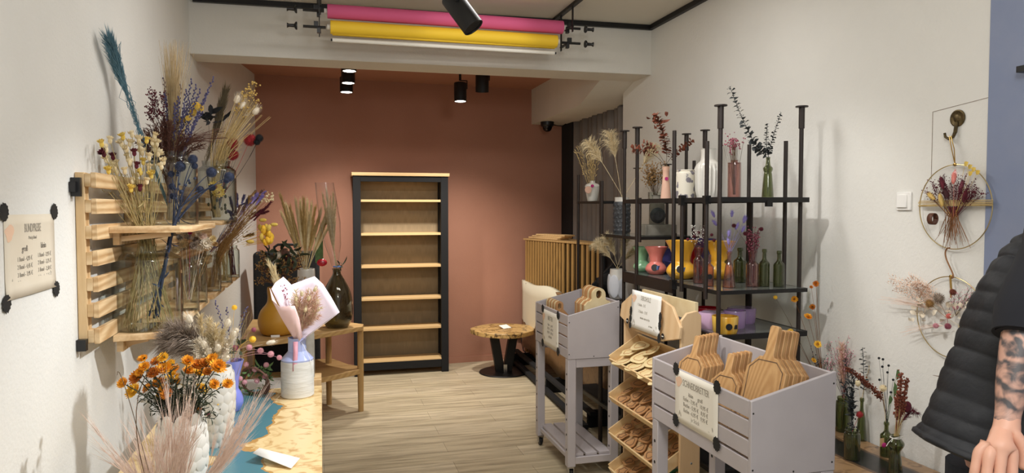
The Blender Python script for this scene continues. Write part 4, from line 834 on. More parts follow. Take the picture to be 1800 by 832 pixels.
# ------------------------------------------------------------------ slatted panels, slab and base in the back corner
t = thing('slat_panel', 'wooden slat wall panel on black backing standing before the curtain', 'panel', (2.25, 6.4, .12))
p0, p1 = V((2.03, 7.0, 0)), V((2.2, 6.35, 0)); n0, n1 = p1, V((2.36, 5.75, 0))
b = MB(); b.bar(p0 + V((.02, .01, .7)), p1 + V((.02, .01, .7)), .012, 1.16, (0, 0, 1)); b.bar(n0 + V((.02, .01, .7)), n1 + V((.02, .01, .7)), .012, 1.16)
def upright(b, a, c, u0, u1, m0=.12, m1=1.27, th=.02):
    d = (c - a); q0 = a + d * u0; q1 = a + d * u1; n_ = V((-d.y, d.x, 0)).normalized() * th
    b.add([q0 + V((0, 0, m0)), q1 + V((0, 0, m0)), q1 + V((0, 0, m1)), q0 + V((0, 0, m1)), q0 + n_ + V((0, 0, m0)), q1 + n_ + V((0, 0, m0)), q1 + n_ + V((0, 0, m1)), q0 + n_ + V((0, 0, m1))], [(0, 1, 2, 3), (4, 7, 6, 5), (0, 4, 5, 1), (2, 6, 7, 3), (0, 3, 7, 4), (1, 5, 6, 2)])
b = MB(); upright(b, p0 + V((.025, .008, 0)), n1 + V((.025, .008, 0)), 0, 1, th=-.012); build('backing', b, 'black_cloth', t)
for k in range(14): b = MB(); upright(b, p0, p1, k / 14 + .008, (k + .72) / 14, th=-.018); build('slat', b, 'slat', t)
for k in range(8): b = MB(); upright(b, n0, n1, k / 8 + .01, (k + .55) / 8, th=-.018); build('slat', b, 'slat', t)
o = build('panel_cap', MB().prism([(2.0, 7.02), (2.18, 6.33), (2.34, 5.72), (2.42, 5.74), (2.42, 7.04)], .02, Matrix.Translation((0, 0, 1.272))), 'oak_x', loc=(2.2, 6.4, 1.27), bevel=.003); tag(o, 'flat wooden board covering the slat panel at hip height', 'board')
for k in range(3):
    o = build('loose_board', MB().box((2.17 + .02 * k, 6.72 - .05 * k, 1.3025 + .0165 * k), (.13, .55 - .05 * k, .0155), Matrix.Rotation(.24 + .06 * k, 3, 'Z')), 'case_shelf', loc=(2.17, 6.7, 1.292 + .0165 * k), bevel=.002)
    tag(o, ('lowest', 'middle', 'topmost')[k] + ' of three loose boards lying on the slat panel', 'board', 'loose boards on the slat panel')
t = thing('resin_slab', 'live-edge slab of brown wood and cream resin standing on its long edge', 'slab', (2.05, 6.3, .2))
g = []
for i in range(41):
    y = 7.05 - 2.35 * i / 40; x = 2.02 - .04 * (i / 40); zt = .86 - .02 * sin(i * .31); zb = .16 + .02 * sin(i * .5)
    g.append([V((x, y, zb + (zt - zb) * k / 6)) for k in range(7)])
build('plank', MB().sheet(g), 'slab', t, solid=.05)
o = build('floor_rails', MB().bar((1.93, 7.05, .13), (1.86, 4.7, .13), .05, .025).bar((1.9, 7.05, .04), (1.8, 4.7, .04), .05, .03).bar((2.1, 7.0, .13), (2.1, 4.7, .13), .05, .025), 'black_matte', loc=(1.95, 5.9, 0), bevel=.003)
q = o; tag(o, 'pair of black rails along the floor under the leaning slab', 'rails')
for y in (4.8, 5.8, 6.9): build('foot', MB().span((1.86, y, 0), (2.12, y + .03, .125)), 'black_matte', q)

# ------------------------------------------------------------------ grey slatted carts
def make_cart(label, xa, ya, L_=.655, D_=.325, legs=True):
    """xa, ya: near corner on the aisle side; front slats face the aisle (-x), solid ends face the camera"""
    xb, yb_ = xa + D_, ya + L_; zb, zf, zr = .712, .97, 1.05
    t = thing('slatted_cart', label, 'cart', (xa + D_ / 2, ya + L_ / 2, 0), 'grey slatted carts')
    for y in (ya, yb_ - .016):
        build('end_panel', MB().add([(xa, y, zb), (xb, y, zb), (xb, y, zr), (xa, y, zf), (xa, y + .016, zb), (xb, y + .016, zb), (xb, y + .016, zr), (xa, y + .016, zf)], [(0, 1, 2, 3), (4, 7, 6, 5), (0, 4, 5, 1), (2, 6, 7, 3), (0, 3, 7, 4), (1, 5, 6, 2)]), 'cart_grey', t, bevel=.0025)
    h = (zf - zb - .004 - 3 * .009) / 4
    for i in range(4): build('slat', MB().span((xa + .001, ya + .0165, zb + .002 + i * (h + .009)), (xa + .015, yb_ - .0165, zb + .002 + i * (h + .009) + h)), 'cart_grey', t, bevel=.0025)
    build('back_panel', MB().span((xb - .015, ya + .0165, zb + .03), (xb - .001, yb_ - .0165, zr - .005)), 'cart_grey', t, bevel=.002)
    build('bottom', MB().span((xa + .016, ya + .017, zb), (xb - .016, yb_ - .017, zb + .012)), 'cart_grey', t)
    for z, x in ((zb + .03, xa + .008), (zf - .04, xa + .008), (zb + .012, (xa + xb) / 2), (zb + .03, xb - .012), (zr - .04, xb - .01), ):
        build('screw', MB().lathe([(0, 0), (.0035, 0), (.0025, .0012), (0, .0014)], (x, ya, z), 10, Matrix.Rotation(pi / 2, 3, 'X')), 'black_metal', t)
    s_ = .05
    for i, x in enumerate((xa + .002, xb - s_ - .002)):
        for j, y in enumerate((ya + .002, yb_ - s_ - .002)):
            g = build('leg', MB().span((x, y, .07), (x + s_, y + s_, zb)), 'cart_grey', t, bevel=.003)
            for k in range(6): build('peg_hole', MB().lathe([(0, 0), (.007, 0), (.007, .0006), (0, .0006)], (x, y + s_ / 2, .17 + .09 * k), 10, Matrix.Rotation(-pi / 2, 3, 'Y')), 'black_matte', g)
            w_ = build('caster', MB().lathe([(.008, -.01), (.024, -.01), (.027, -.006), (.027, .006), (.024, .01), (.008, .01)], (x + s_ / 2, y + s_ / 2, .0275), 20, Matrix.Rotation(pi / 2, 3, 'Y') @ Matrix.Identity(3)), 'black_plastic', t)
            build('fork', MB().span((x + s_ / 2 - .017, y + s_ / 2 - .018, .024), (x + s_ / 2 - .013, y + s_ / 2 + .018, .064)).span((x + s_ / 2 + .013, y + s_ / 2 - .018, .024), (x + s_ / 2 + .017, y + s_ / 2 + .018, .064)).span((x + .006, y + .006, .06), (x + s_ - .006, y + s_ - .006, .07)), 'steel', w_)
    for y in (ya + .004, yb_ - .022): build('apron', MB().span((xa + s_ + .003, y, zb - .052), (xb - s_ - .003, y + .018, zb - .001)), 'cart_grey', t, bevel=.002)
    build('shelf_frame', MB().span((xa + s_, ya + .004, .085), (xb - s_, ya + .024, .125)).span((xa + s_, yb_ - .024, .085), (xb - s_, yb_ - .004, .125)).span((xa + .02, ya + .054, .1), (xa + .036, yb_ - .054, .125)).span((xb - .036, ya + .054, .1), (xb - .02, yb_ - .054, .125)), 'cart_grey', t, bevel=.002)
    for i in range(3): x = xa + .036 + i * .086; build('shelf_slat', MB().span((x, ya + .02, .126), (x + .072, yb_ - .02, .142)), 'cart_grey', t, bevel=.002)
    return t
make_cart('grey slatted cart on casters farther down the aisle, holding boards with loop handles', 1.385, 3.905)
make_cart('large grey slatted cart in the foreground, full of octagonal cutting boards', 1.345, 2.01, .72, .325)
def cart_poster(label, title, lines, px0, px1, py0, py1, pyb, x):
    a = A(px0, py0, X=x); c = A(px1, py1, X=x); y0_, y1_ = a.y, c.y
    zt = a.z; w_ = abs(y1_ - y0_); h_ = zt - A(px0, pyb, X=x).z
    L_ = [(title, .5, .74, w_ * .115, .66, 'ink')] + [(l, .5, .58 - .11 * i, w_ * .068, .9, 'ink') for i, l in enumerate(lines)]
    t, o, u, v, n = poster('price_poster', label, (x, max(y0_, y1_), zt - h_), (0, -1, 0), (0, 0, 1), w_, h_, L_, curl=.006, m='paper')
    for i, j in ((.02, 0), (.98, 0), (.02, 1), (.98, 1)):
        b = MB(); tape(b, o + u * w_ * i + v * h_ * (j * 1.0) + n * .002, u, v, w_ * .15, w_ * .16, n); build('tape', b, 'tape_ink', t)
cart_poster('cutting board price sheet on the front of the large near cart', 'SCHNEIDBRETTER', ['klein      groß', 'Eiche - 7,95 €   10,95 €', 'Buche - 5,95 €   8,95 €', 'Esche - 6,95 €   9,95 €', 'je Stück'], 1188, 1263, 648, 686, 738, 1.344)
cart_poster('small price sheet on the front of the far grey cart', 'BRETTER', ['klein    groß', '3,95 €   6,95 €', '4,95 €   8,95 €', 'je Stück'], 954, 982, 542, 553, 602, 1.384)

# ------------------------------------------------------------------ octagonal cutting boards in the near cart
def octo(w_, h_, hl, hw, c=.28):
    k = w_ * c
    return [(-w_ / 2, k), (-w_ / 2 + k, 0), (w_ / 2 - k, 0), (w_ / 2, k), (w_ / 2, h_ - k), (w_ / 2 - k, h_), (hw / 2 + .006, h_), (hw / 2, h_ + .012), (hw / 2, h_ + hl - .006), (hw / 2 - .006, h_ + hl), (-hw / 2 + .006, h_ + hl), (-hw / 2, h_ + hl - .006), (-hw / 2, h_ + .012), (-hw / 2 - .006, h_), (-w_ / 2 + k, h_), (-w_ / 2, h_ - k)]
def cutting_board(label, o, yaw, lean, w_, h_, hl, hw, th=.018, group=None, m='board'):
    """o = middle of the lower edge; the grooved face looks to the aisle, turned by yaw towards the camera"""
    u = V((sin(yaw), -cos(yaw), 0)); n_ = V((-cos(yaw), -sin(yaw), 0)); v = V((0, 0, 1))
    v2 = (v * cos(lean) - n_ * sin(lean)).normalized(); n2 = u.cross(v2); o = V(o)
    P = Matrix([[u[i], v2[i], n2[i], o[i]] for i in range(3)] + [[0, 0, 0, 1]])
    t = thing('cutting_board', label, 'cutting board', o, group)
    build('board', MB().prism(octo(w_, h_, hl, hw), th, P @ Matrix.Translation((0, 0, -th))), m, t, bevel=.0022)
    k = w_ * .28 * .86; i_ = .014; A_ = [(-w_ / 2 + i_, k + i_ * .4), (-w_ / 2 + k + i_ * .4, i_), (w_ / 2 - k - i_ * .4, i_), (w_ / 2 - i_, k + i_ * .4), (w_ / 2 - i_, h_ - k - i_ * .4), (w_ / 2 - k - i_ * .4, h_ - i_), (-w_ / 2 + k + i_ * .4, h_ - i_), (-w_ / 2 + i_, h_ - k - i_ * .4)]
    b = MB()
    for a, c in zip(A_, A_[1:] + A_[:1]): b.bar(P @ V((a[0], a[1], .0002)), P @ V((c[0], c[1], .0002)), .0035, .0012, tuple(n2))
    build('juice_groove', b, 'walnut', t)
    return t
def rank(i): return ('first', 'second', 'third', 'fourth', 'fifth', 'sixth', 'seventh', 'eighth', 'ninth', 'tenth', 'eleventh', 'twelfth')[i]
for i in range(6): cutting_board(rank(i) + ' large octagonal cutting board counted from the aisle, near end of the cart', (1.39 + .022 * i, 2.105 + .004 * i, .727), .3, .3 - .01 * i, .165, .372 - .004 * i, .1 + .012 * (i == 0), .036, group='large cutting boards', m='board' if i % 2 == 0 else 'board_dark')
for i in range(5): cutting_board(rank(i) + ' small cutting board counted from the aisle, middle of the cart', (1.385 + .0215 * i, 2.318 + .004 * i, .727), .3, .3 - .01 * i, .135, .268, .075, .032, group='middle cutting boards', m='board_dark' if i % 2 else 'board')
for i in range(6): cutting_board(rank(i) + ' small cutting board counted from the aisle, far end of the cart', (1.41 + .0215 * i, 2.615 + .004 * i, .727), .3, .3 - .014 * i, .135, .272, .085, .03, group='far cutting boards', m='board' if i % 2 == 0 else 'board_dark')

# ------------------------------------------------------------------ loop-handled boards in the far cart
def loop_board(label, o, w_, h_, hw, hl, th, group, m='cutout'):
    """board facing the camera (-y) with a rounded slot handle on top"""
    o = V(o); P = Matrix(((1, 0, 0, o.x), (0, 0, -1, o.y + th), (0, 1, 0, o.z), (0, 0, 0, 1)))
    t = thing('serving_board', label, 'serving board', o, group)
    out = [(-w_ / 2, .01), (-w_ / 2 + .01, 0), (w_ / 2 - .01, 0), (w_ / 2, .01), (w_ / 2, h_ - .025), (w_ / 2 - .02, h_ - .003), (hw / 2 + .012, h_), (hw / 2, h_ + .012)]
    arc_ = [(hw / 2 * cos(pi * i / 12), h_ + hl - hw / 2 + hw / 2 * sin(pi * i / 12)) for i in range(13)]
    pl = out + arc_ + [(-hw / 2, h_ + .012), (-hw / 2 - .012, h_), (-w_ / 2 + .02, h_ - .003), (-w_ / 2, h_ - .025)]
    iw = hw * .42; ih = hl * .62; cy = h_ + hl * .5
    hole = [(iw / 2 * cos(pi * i / 8), cy + ih / 2 - iw / 2 + iw / 2 * sin(pi * i / 8)) for i in range(9)] + [(-iw / 2 * cos(pi * i / 8), cy - ih / 2 + iw / 2 - iw / 2 * sin(pi * i / 8)) for i in range(9)]
    bm = bmesh.new(); vo = [bm.verts.new((x, y, 0)) for x, y in pl]; vh = [bm.verts.new((x, y, 0)) for x, y in hole]
    es = [bm.edges.new((a, c)) for a, c in zip(vo, vo[1:] + vo[:1])] + [bm.edges.new((a, c)) for a, c in zip(vh, vh[1:] + vh[:1])]
    fs = bmesh.ops.triangle_fill(bm, use_beauty=True, edges=es)['geom']; fs = [f for f in fs if isinstance(f, bmesh.types.BMFace)]
    ex = bmesh.ops.extrude_face_region(bm, geom=fs)['geom']; bmesh.ops.translate(bm, vec=(0, 0, th), verts=[q for q in ex if isinstance(q, bmesh.types.BMVert)])
    bm.verts.index_update(); mb = MB(P); mb.add([q.co.copy() for q in bm.verts], [[q.index for q in f.verts] for f in bm.faces]); bm.free()
    build('board', mb, m, t, sharp=.7); return t
for i in range(8): loop_board(rank(i) + ' tall loop-handled board from the near end of the far cart', (1.605 + .003 * R.uniform(-1, 1), 3.965 + .0235 * i, .727), .18, .315, .085, .08, .02, 'tall loop-handled boards', 'cutout' if i % 3 else 'plywood')
for i in range(8): loop_board(rank(i) + ' small loop-handled board, counted away from the tall ones in the far cart', (1.46, 4.275 + .027 * i, .727), .12, .215, .05, .065, .017, 'small loop-handled boards', 'plywood' if i % 2 else 'cutout')

# ------------------------------------------------------------------ wooden tray stand between the carts
XA_, XC_, YN, YFAR = 1.625, 1.735, 3.0, 3.64
t = TS = thing('tray_stand', 'beech display stand with tilted trays between the two grey carts', 'stand', ((XA_ + XC_) / 2, 3.32, 0))
for y, nm in ((YFAR, 'side_panel'), (YN, 'side_panel')):
    P = Matrix(((1, 0, 0, 0), (0, 0, -1, y + .016), (0, 1, 0, 0), (0, 0, 0, 1)))
    build(nm, MB().prism([(XA_, 0), (XC_ - .004, 0), (XC_ - .004, 1.09), (XC_ - .025, 1.115), (XA_ + .03, 1.105), (XA_, 1.07)], .018, P), 'beech', t, bevel=.003)
P = Matrix(((0, .12, -.993, XA_ - .004), (1, 0, 0, 0), (0, .993, .12, .965), (0, 0, 0, 1)))
hd = [(YN - .012, .02), (YN + .16, -.02), (YFAR - .16, -.02), (YFAR + .03, .03), (YFAR + .03, .1), (YFAR - .09, .17), (YFAR - .3, .19), (YN + .24, .19), (YN + .09, .16), (YN - .012, .075)]
build('header', MB().prism(hd, .016, P), 'beech', t, bevel=.003)
build('back_board', MB().span((XC_ - .02, YN + .03, 1.06), (XC_ - .004, YFAR - .03, 1.15)), 'plywood', t)
tray_z = (.738, .528, .326, .128)
for z in tray_z:
    dx, dz = .175, .112; q = V((dx, 0, dz)).normalized(); n_ = V((-q.z, 0, q.x)); o = V((1.545, 0, z)); l_ = .22; y0_, y1_ = YN + .022, YFAR - .006
    def tr(a, y, c): return o + q * a + n_ * c + V((0, y, 0))
    def slab_(mb, a0, a1, ya, yb_, c0, c1): mb.add([tr(a, y, c) for a in (a0, a1) for y in (ya, yb_) for c in (c0, c1)], [(0, 1, 3, 2), (4, 6, 7, 5), (0, 4, 5, 1), (2, 3, 7, 6), (0, 2, 6, 4), (1, 5, 7, 3)]); return mb
    b = MB(); slab_(b, .008, l_, y0_ + .008, y1_ - .008, -.006, 0); slab_(b, 0, .009, y0_, y1_, -.006, .035); slab_(b, l_ - .009, l_, y0_, y1_, -.006, .05)
    slab_(b, .009, l_ - .009, y0_, y0_ + .009, -.006, .05); slab_(b, .009, l_ - .009, y1_ - .009, y1_, -.006, .05)
    build('tray', b, 'beech_y', t, bevel=.0015)
    k = 0
    lv = tray_z.index(z)
    for i in range(3):
        for j in range(5 if lv else 4):
            a = .04 + .062 * i + R.uniform(-.006, .006); y = y0_ + .07 + (y1_ - y0_ - .14) * (j + .25 * (i % 2)) / (4.3 if lv else 3.3); r_ = (.042 if lv else .06) * R.uniform(.85, 1.1); pl = []
            f_ = R.choice((2, 3, 3, 5)); ph = R.uniform(0, 6)
            for s_ in range(36):
                th = 2 * pi * s_ / 36; rr = r_ * (1 + (.16 if lv else .12) * sin(f_ * th + ph)); pl.append((rr * cos(th), rr * sin(th)))
            tl = Matrix.Rotation(R.uniform(-.2, .2), 3, 'X') @ Matrix.Rotation(R.uniform(.05, .3), 3, 'Y'); c_ = tr(a, y, .018 + .007 * i)
            B_ = Matrix((q, V((0, 1, 0)), n_)).transposed() @ tl
            P = B_.to_4x4(); P.translation = c_
            wt = thing('wooden_cutout', 'thin wooden cutout lying in the %s tray of the stand' % ('top', 'second', 'third', 'lowest')[lv], 'cutout', c_, 'wooden cutouts in the %s tray' % ('top', 'second', 'third', 'lowest')[lv])
            build('shape', MB().prism(pl, .004, P), 'cutout_pale' if lv == 0 else 'cutout', wt, bevel=.0008)
            b = MB()
            b.tube([P @ V((x * .6, y_ * .6, .005)) for x, y_ in pl + pl[:1]], .0016, 5, False); build('engraved_line', b, 'walnut' if lv else 'cutout', wt)
for y in (YN + .06, YFAR - .02):
    for z in tray_z: build('screw', MB().lathe([(0, 0), (.006, 0), (.004, .002), (0, .0024)], (XA_ + .05, YFAR - .002, z + .12), 10, Matrix.Rotation(pi / 2, 3, 'X')), 'steel', t) if y > 3.3 else build('screw', MB().lathe([(0, 0), (.006, 0), (.004, .002), (0, .0024)], (XA_ + .06, YN - .002, z + .06), 10, Matrix.Rotation(pi / 2, 3, 'X')), 'steel', t)
hu = V((0, -1, 0)); hv = V((.06, 0, .998)); ho = V((XA_ - .03, 3.5, .965)) + hv * .0
tp, o, u, v, n = poster('price_poster', 'white price sheet taped to the tilted header of the beech tray stand', ho, hu, hv, .34, .2, [('DEKOHOLZ', .5, .78, .034, .62, 'ink'), ('1 Stück - 5 €', .36, .62, .02, .9, 'ink'), ('3 Stück - 12 €', .42, .45, .02, .9, 'ink'), ('einzeln oder im Set', .5, .3, .016, .9, 'ink'), ('je Form', .7, .16, .014, .9, 'ink')], m='paper_white')
for i, j, k in ((0, .42, 1), (0, .22, .8), (0, .04, .7), (1, .5, 1), (1, .3, 1), (1, -.02, 1)):
    b = MB(); tape(b, o + u * .34 * i + v * .2 * j + n * .002, u, v, .03, .05 * k, n); build('tape', b, 'tape_ink', tp)
for i, j in ((-.12, .12), (1.1, .06)):
    p = o + u * .34 * i + v * .2 * j + n * -.0; b = build('round_sticker', MB().lathe([(0, 0), (.015, 0), (.015, .0012), (0, .0012)], p, 22, n.to_track_quat('Z', 'Y').to_matrix()), 'black_plastic', TS, label='round black sticker with a white bar'); build('sticker_bar', MB().box(p + n * .0016, (.001, .018, .004), Matrix((n, u, v)).transposed()), 'paper_white', b)
b = MB(); c = V((1.69, 3.12, .26)); x_, y_ = V((.5, -.85, .12)).normalized(), V((.35, .1, .5)).normalized()
pts = [c + x_ * .075 * cos(2 * pi * i / 40) + y_ * .055 * sin(2 * pi * i / 40) for i in range(41)]
t = thing('ribbon_ring', 'oval dark green ring hanging at the near end of the tray stand', 'ring', c); z_ = x_.cross(y_).normalized()
build('band', MB().sheet([[p - z_ * .014, p + z_ * .014] for p in pts]), 'green_ring', t, solid=.004)

# ------------------------------------------------------------------ river bench with green bottles
ZBN = .522
t = thing('river_bench', 'low walnut bench with a black resin river along the right wall', 'bench', (2.22, 2.1, 0))
build('top', MB().span((2.0, 1.15, .47), (2.43, 2.955, ZBN)), 'bench_top', t, bevel=.004)
for y in (1.3, 2.8):
    build('leg', MB().span((2.05, y - .03, 0), (2.11, y + .03, .47)), 'black_metal', t); build('leg', MB().span((2.35, y - .03, 0), (2.41, y + .03, .47)), 'black_metal', t)
def bn(px, py, dx=0): p = A(px, py, Z=ZBN); return V((p.x + dx, p.y, ZBN))
def bb(label, px, pybot, ytop, wpx, prof, m='glass_green'):
    p = A(px, pybot, Z=ZBN); r_ = wpx / 2 * dep(p) / F; c = p + V((r_ * .5, r_ * .9, 0)); c.z = ZBN; h_ = A(px, ytop, Y=c.y).z - ZBN; s_ = (c, h_, r_); return vase('glass_bottle', label, s_, prof, m, 'bottle', .003, 28), s_
pr_wide = [(.96, 0), (1, .02), (1, .8), (.9, .86), (.8, .9), (.86, .95), (.86, 1)]
pr_round = [(.8, 0), (.9, .03), (.72, .4), (.6, .6), (.98, .74), (1, .82), (.7, .9), (.5, .95), (.55, 1)]
_, g1 = bb('tall green glass bottle in the front on the black resin, left one', 1500, 812, 756, 27, [(.97, 0), (1, .02), (1, .8), (.82, .9), (.78, .94), (.9, .97), (.88, 1)])
_, g2 = bb('waisted green glass bottle tied with white string, nearest on the bench', 1577, 840, 765, 28, pr_round)
_, g3 = bb('wide green glass jar at the far end of the bench beside the grey cart', 1484, 762, 698, 24, pr_wide)
_, g4 = bb('green glass bottle with a magenta tag against the wall', 1560, 806, 742, 20, pr_bottle)
_, g5 = bb('slender green bottle between the wide jar and the wall', 1516, 777, 700, 18, pr_slim)
_, g6 = bb('small green bottle hidden behind the near cart', 1448, 745, 690, 18, pr_bottle)
b = MB(); b.ring(g2[0] + V((0, 0, g2[1] * .94)), g2[2] * .62, .0025, n=24); b.tube([into(g2, 1588, 768, -.03), into(g2, 1570, 771, -.035), into(g2, 1562, 778, -.03), into(g2, 1558, 785, -.03)], .0014, 5)
build('string', b, 'white_matte', bpy.data.objects['glass_bottle.009'] if 'glass_bottle.009' in bpy.data.objects else t)
p = into(g4, 1554, 783, -g4[2] - .004); t = thing('gift_tag', 'small kraft tag with a magenta seal hanging by white string at the bench bottles', 'tag', p); build('card', MB().box(p + V((-.008, .003, .012)), (.02, .001, .036)), 'tag_card', t); build('seal', MB().ball(p, (.012, .004, .011), 12, 6), 'magenta', t)
def fill(label, s_, cat='dried flowers', nm='dried_bunch'): return thing(nm, label, cat, neck(s_, 1))
# front left bottle: dark eucalyptus, red scabiosa and a drooping rust amaranth
t = fill('dark green leafy stems with a red round head in the left front bottle', g1)
for px, py in ((1486, 632), (1497, 650), (1478, 668), (1502, 665)):
    b = MB(); pts = [foot(g1)] + bez(neck(g1), into(g1, 1498, 700), into(g1, px, py, R.uniform(-.03, .03)), 8); b.tube(pts, .0012, 5); leafy(b, pts, 34, .035, .013, .3, .6, .4); build('leafy_stem', b, 'euc_dark', t)
b = MB(); e = into(g1, 1511, 729, -.02); stem(b, neck(g1), e, .001); spiky(b, e, .017, 90); build('round_head', b, 'red_teasel', t)
b = MB()
for _ in range(30): p = neck(g1) + V((R.gauss(0, .008), R.gauss(0, .008), R.uniform(0, .1))); b.ball(p, .004, 5, 3)
build('dark_berries', b, 'dyed_black', t)
# far wide jar: rusty plume and fine pink filler
t = fill('peach plume and fine reddish filler in the wide jar beside the grey cart', g3); pts = [foot(g3)] + bez(neck(g3), into(g3, 1480, 665), into(g3, 1480, 606), 8); b = MB(); b.tube(pts, .0016, 5); plume(b, pts, .35, .03, 300, .05, .0, .0009); build('plume', b, 'peach', t)
b = MB()
for _ in range(26): pts = stem(b, neck(g3), into(g3, R.uniform(1452, 1508), R.uniform(598, 640), R.uniform(-.06, .06)), .0006); sprig(b, pts, 10, .02, .03, .0028, .5)
build('fine_filler', b, ['wine', 'button_pink'], t, kind='stuff')
t = fill('round-leaved dark eucalyptus stem in the slender bench bottle', g5); b = MB(); pts = [foot(g5)] + bez(neck(g5), into(g5, 1520, 670), into(g5, 1516, 611), 9); b.tube(pts, .0013, 5); leafy(b, pts, 26, .026, .024, .3, .85, .5, .3); build('branch', b, 'euc_dark', t); b = MB(); stem(b, neck(g5), into(g5, 1531, 633), .0008); spikelet(b, stem(b, neck(g5), into(g5, 1530, 640), .0007), 8, .002); build('grass_stem', b, 'straw', t)
b = MB(); stem(b, neck(g5), into(g5, 1508, 676, -.03), .0008); b.ball(into(g5, 1508, 674, -.03), (.012, .012, .016), 10, 7); build('pod', b, 'straw_pale', t)
t = thing('amaranth_spray', 'drooping rust-red amaranth spray arching from the bottle against the wall', 'dried flowers', neck(g4, 1)); b = MB(); pts = bez(foot(g4), neck(g4) + V((0, 0, .06)), into(g4, 1552, 705), 4) + bez(into(g4, 1545, 695), into(g4, 1525, 672), into(g4, 1486, 646), 8); b.tube(pts, .0015, 5)
for _ in range(420): p, d = along(pts, .3 + .68 * R.random()); b.ball(p + rv(.006), .0035 * R.uniform(.6, 1.2), 5, 3)
build('spray', b, 'rust_leaf', t)
t = fill('black berries and a cream head in the bottle with the magenta tag', g4); b = MB()
for px, py in ((1545, 630), (1552, 632), (1551, 645), (1560, 655), (1546, 668), (1562, 643), (1570, 668), (1556, 680), (1549, 690), (1566, 690)): e = into(g4, px, py, R.uniform(-.03, .02)); stem(b, neck(g4), e, .0008); b.ball(e, .0055, 7, 5)
build('berry_stems', b, 'dyed_black', t); b = MB(); spiky(b, into(g4, 1552, 683, -.02), .018, 90, .6); stem(b, neck(g4), into(g4, 1552, 685, -.02)); build('cream_head', b, 'cream_petal', t)
b = MB()
for px, py, l in ((1571, 680, .05), (1576, 655, .035), (1563, 700, .03)): p = into(g4, px, py, -.02); b.leaf(p - V((0, 0, l)), p + V((.004, 0, l * .4)), .022, (0, -1, 0), .1, .1, .5); stem(b, neck(g4), p, .0009)
build('green_leaf', b, 'leaf_green', t)
t = fill('rust amaranth spikes and a dark red plume in the string-tied bottle', g2)
for px, py, w_ in ((1584, 655, .011), (1594, 665, .009), (1580, 690, .01), (1588, 700, .01)):
    b = MB(); pts = [foot(g2)] + bez(neck(g2), into(g2, px - 6, 725), into(g2, px, py, R.uniform(-.03, .02)), 8); b.tube(pts, .0013, 5)
    for _ in range(150): p, d = along(pts, .5 + .5 * R.random()); b.ball(p + rv(w_ * .45), .0042 * R.uniform(.6, 1.2), 5, 3)
    build('amaranth_spike', b, 'rust_leaf', t)
b = MB(); pts = bez(neck(g2), into(g2, 1585, 735), into(g2, 1605, 722), 6) + [into(g2, 1613, 728)]; b.tube(pts, .0012, 5); b.ball(into(g2, 1595, 716, -.01), (.017, .014, .024), 12, 8); plume(b, pts, .4, .02, 160, .03, .01, .0008); build('dark_red_plume', b, 'wine', t)
b = MB()
for _ in range(22): stem(b, neck(g2, .96, .008), into(g2, R.uniform(1572, 1596), R.uniform(705, 740), R.uniform(-.03, .03)), .0008)
build('fine_stems', b, 'straw', t, kind='stuff')
# everlasting flowers rising behind the near cart
t = fill('loose orange strawflowers and yellow buttons rising behind the near cart', g6)
for px, py, r_, m in ((1434, 499, .017, 'rust_petal'), (1426, 505, .010, 'rust_petal'), (1396, 526, .019, 'orange_petal'), (1428, 540, .017, 'rust_petal'), (1420, 557, .022, 'orange_petal'), (1437, 606, .022, 'gold_petal'), (1390, 584, .018, 'gold_petal'), (1430, 634, .016, 'gold_petal')):
    b = MB(); e = into(g6, px, py, R.uniform(-.08, .0)); b.k = 1; stem(b, neck(g6), e, .0011, (0, 0, .05), 7); b.k = 0
    bloom(b, e, V((-.55 + R.gauss(0, .3), -.8, .35 + R.gauss(0, .3))), r_); h_ = build('flower_head', b, [m, 'flower_eye'], t)
for px, py in ((1363, 523), (1473, 543)): b = MB(); e = into(g6, px, py, -.02); stem(b, neck(g6), e, .0012, (0, 0, .04)); b.k = 1; spiky(b, e, .0105, 120, .85); build('button_flower', b, ['twig', 'gold_petal'], t)
b = MB()
for _ in range(14): pts = stem(b, neck(g6), into(g6, R.uniform(1425, 1452), R.uniform(605, 690), R.uniform(-.05, .05)), .0007); sprig(b, pts, 8, .015, .03, .003, .4)
build('blue_filler', b, ['twig', 'thistle_blue'], t, kind='stuff')
b = MB(); pts = bez(A(1300, 640, Y=2.78), A(1296, 600, Y=2.78), A(1290, 590, Y=2.78), 6)

# ------------------------------------------------------------------ light switch, hooks and wreaths on the right wall
t = thing('light_switch', 'square white light switch on the right wall', 'switch', (2.449, 2.546, 1.63))
build('frame', MB().span((2.44, 2.506, 1.59), (2.4495, 2.586, 1.67)), 'white_plastic', t, bevel=.003); build('rocker', MB().box((2.437, 2.55, 1.63), (.008, .054, .056), Matrix.Rotation(.05, 3, 'Y')), 'white_plastic', t, bevel=.002)
XH = 2.43
t = thing('wall_hook', 'antique brass coin-shaped hook on the right wall', 'hook', A(1683, 208, X=2.449))
c = A(1684, 208, X=2.449); build('plate', MB().lathe([(0, 0), (.034, 0), (.034, .004), (.029, .006), (.026, .0045), (0, .0055)], c, 32, Matrix.Rotation(-pi / 2, 3, 'Y')).ball(c + V((-.005, 0, 0)), (.004, .017, .017), 12, 6), 'old_brass', t)
k = c + V((-.006, 0, -.035)); build('hook', MB().tube([k + V((0, 0, .02)), k + V((-.004, .002, -.02)), k + V((-.008, .008, -.038)), k + V((-.012, .024, -.045)), k + V((-.014, .038, -.036)), k + V((-.014, .042, -.02))], [.007, .007, .006, .006, .005, .005], 8), 'old_brass', t)
def YZ(px, py, x=XH): return A(px, py, X=x)
ca, cb = YZ(1677, 364), YZ(1670, 558)
ra = .168
t = thing('hoop_wreath', 'upper golden hoop wreath with a fan of burgundy and ochre dried flowers', 'wreath', ca)
build('hoop', MB().ring(ca, ra, .0022, (1, 0, 0), 72, 8), 'gold_wire', t)
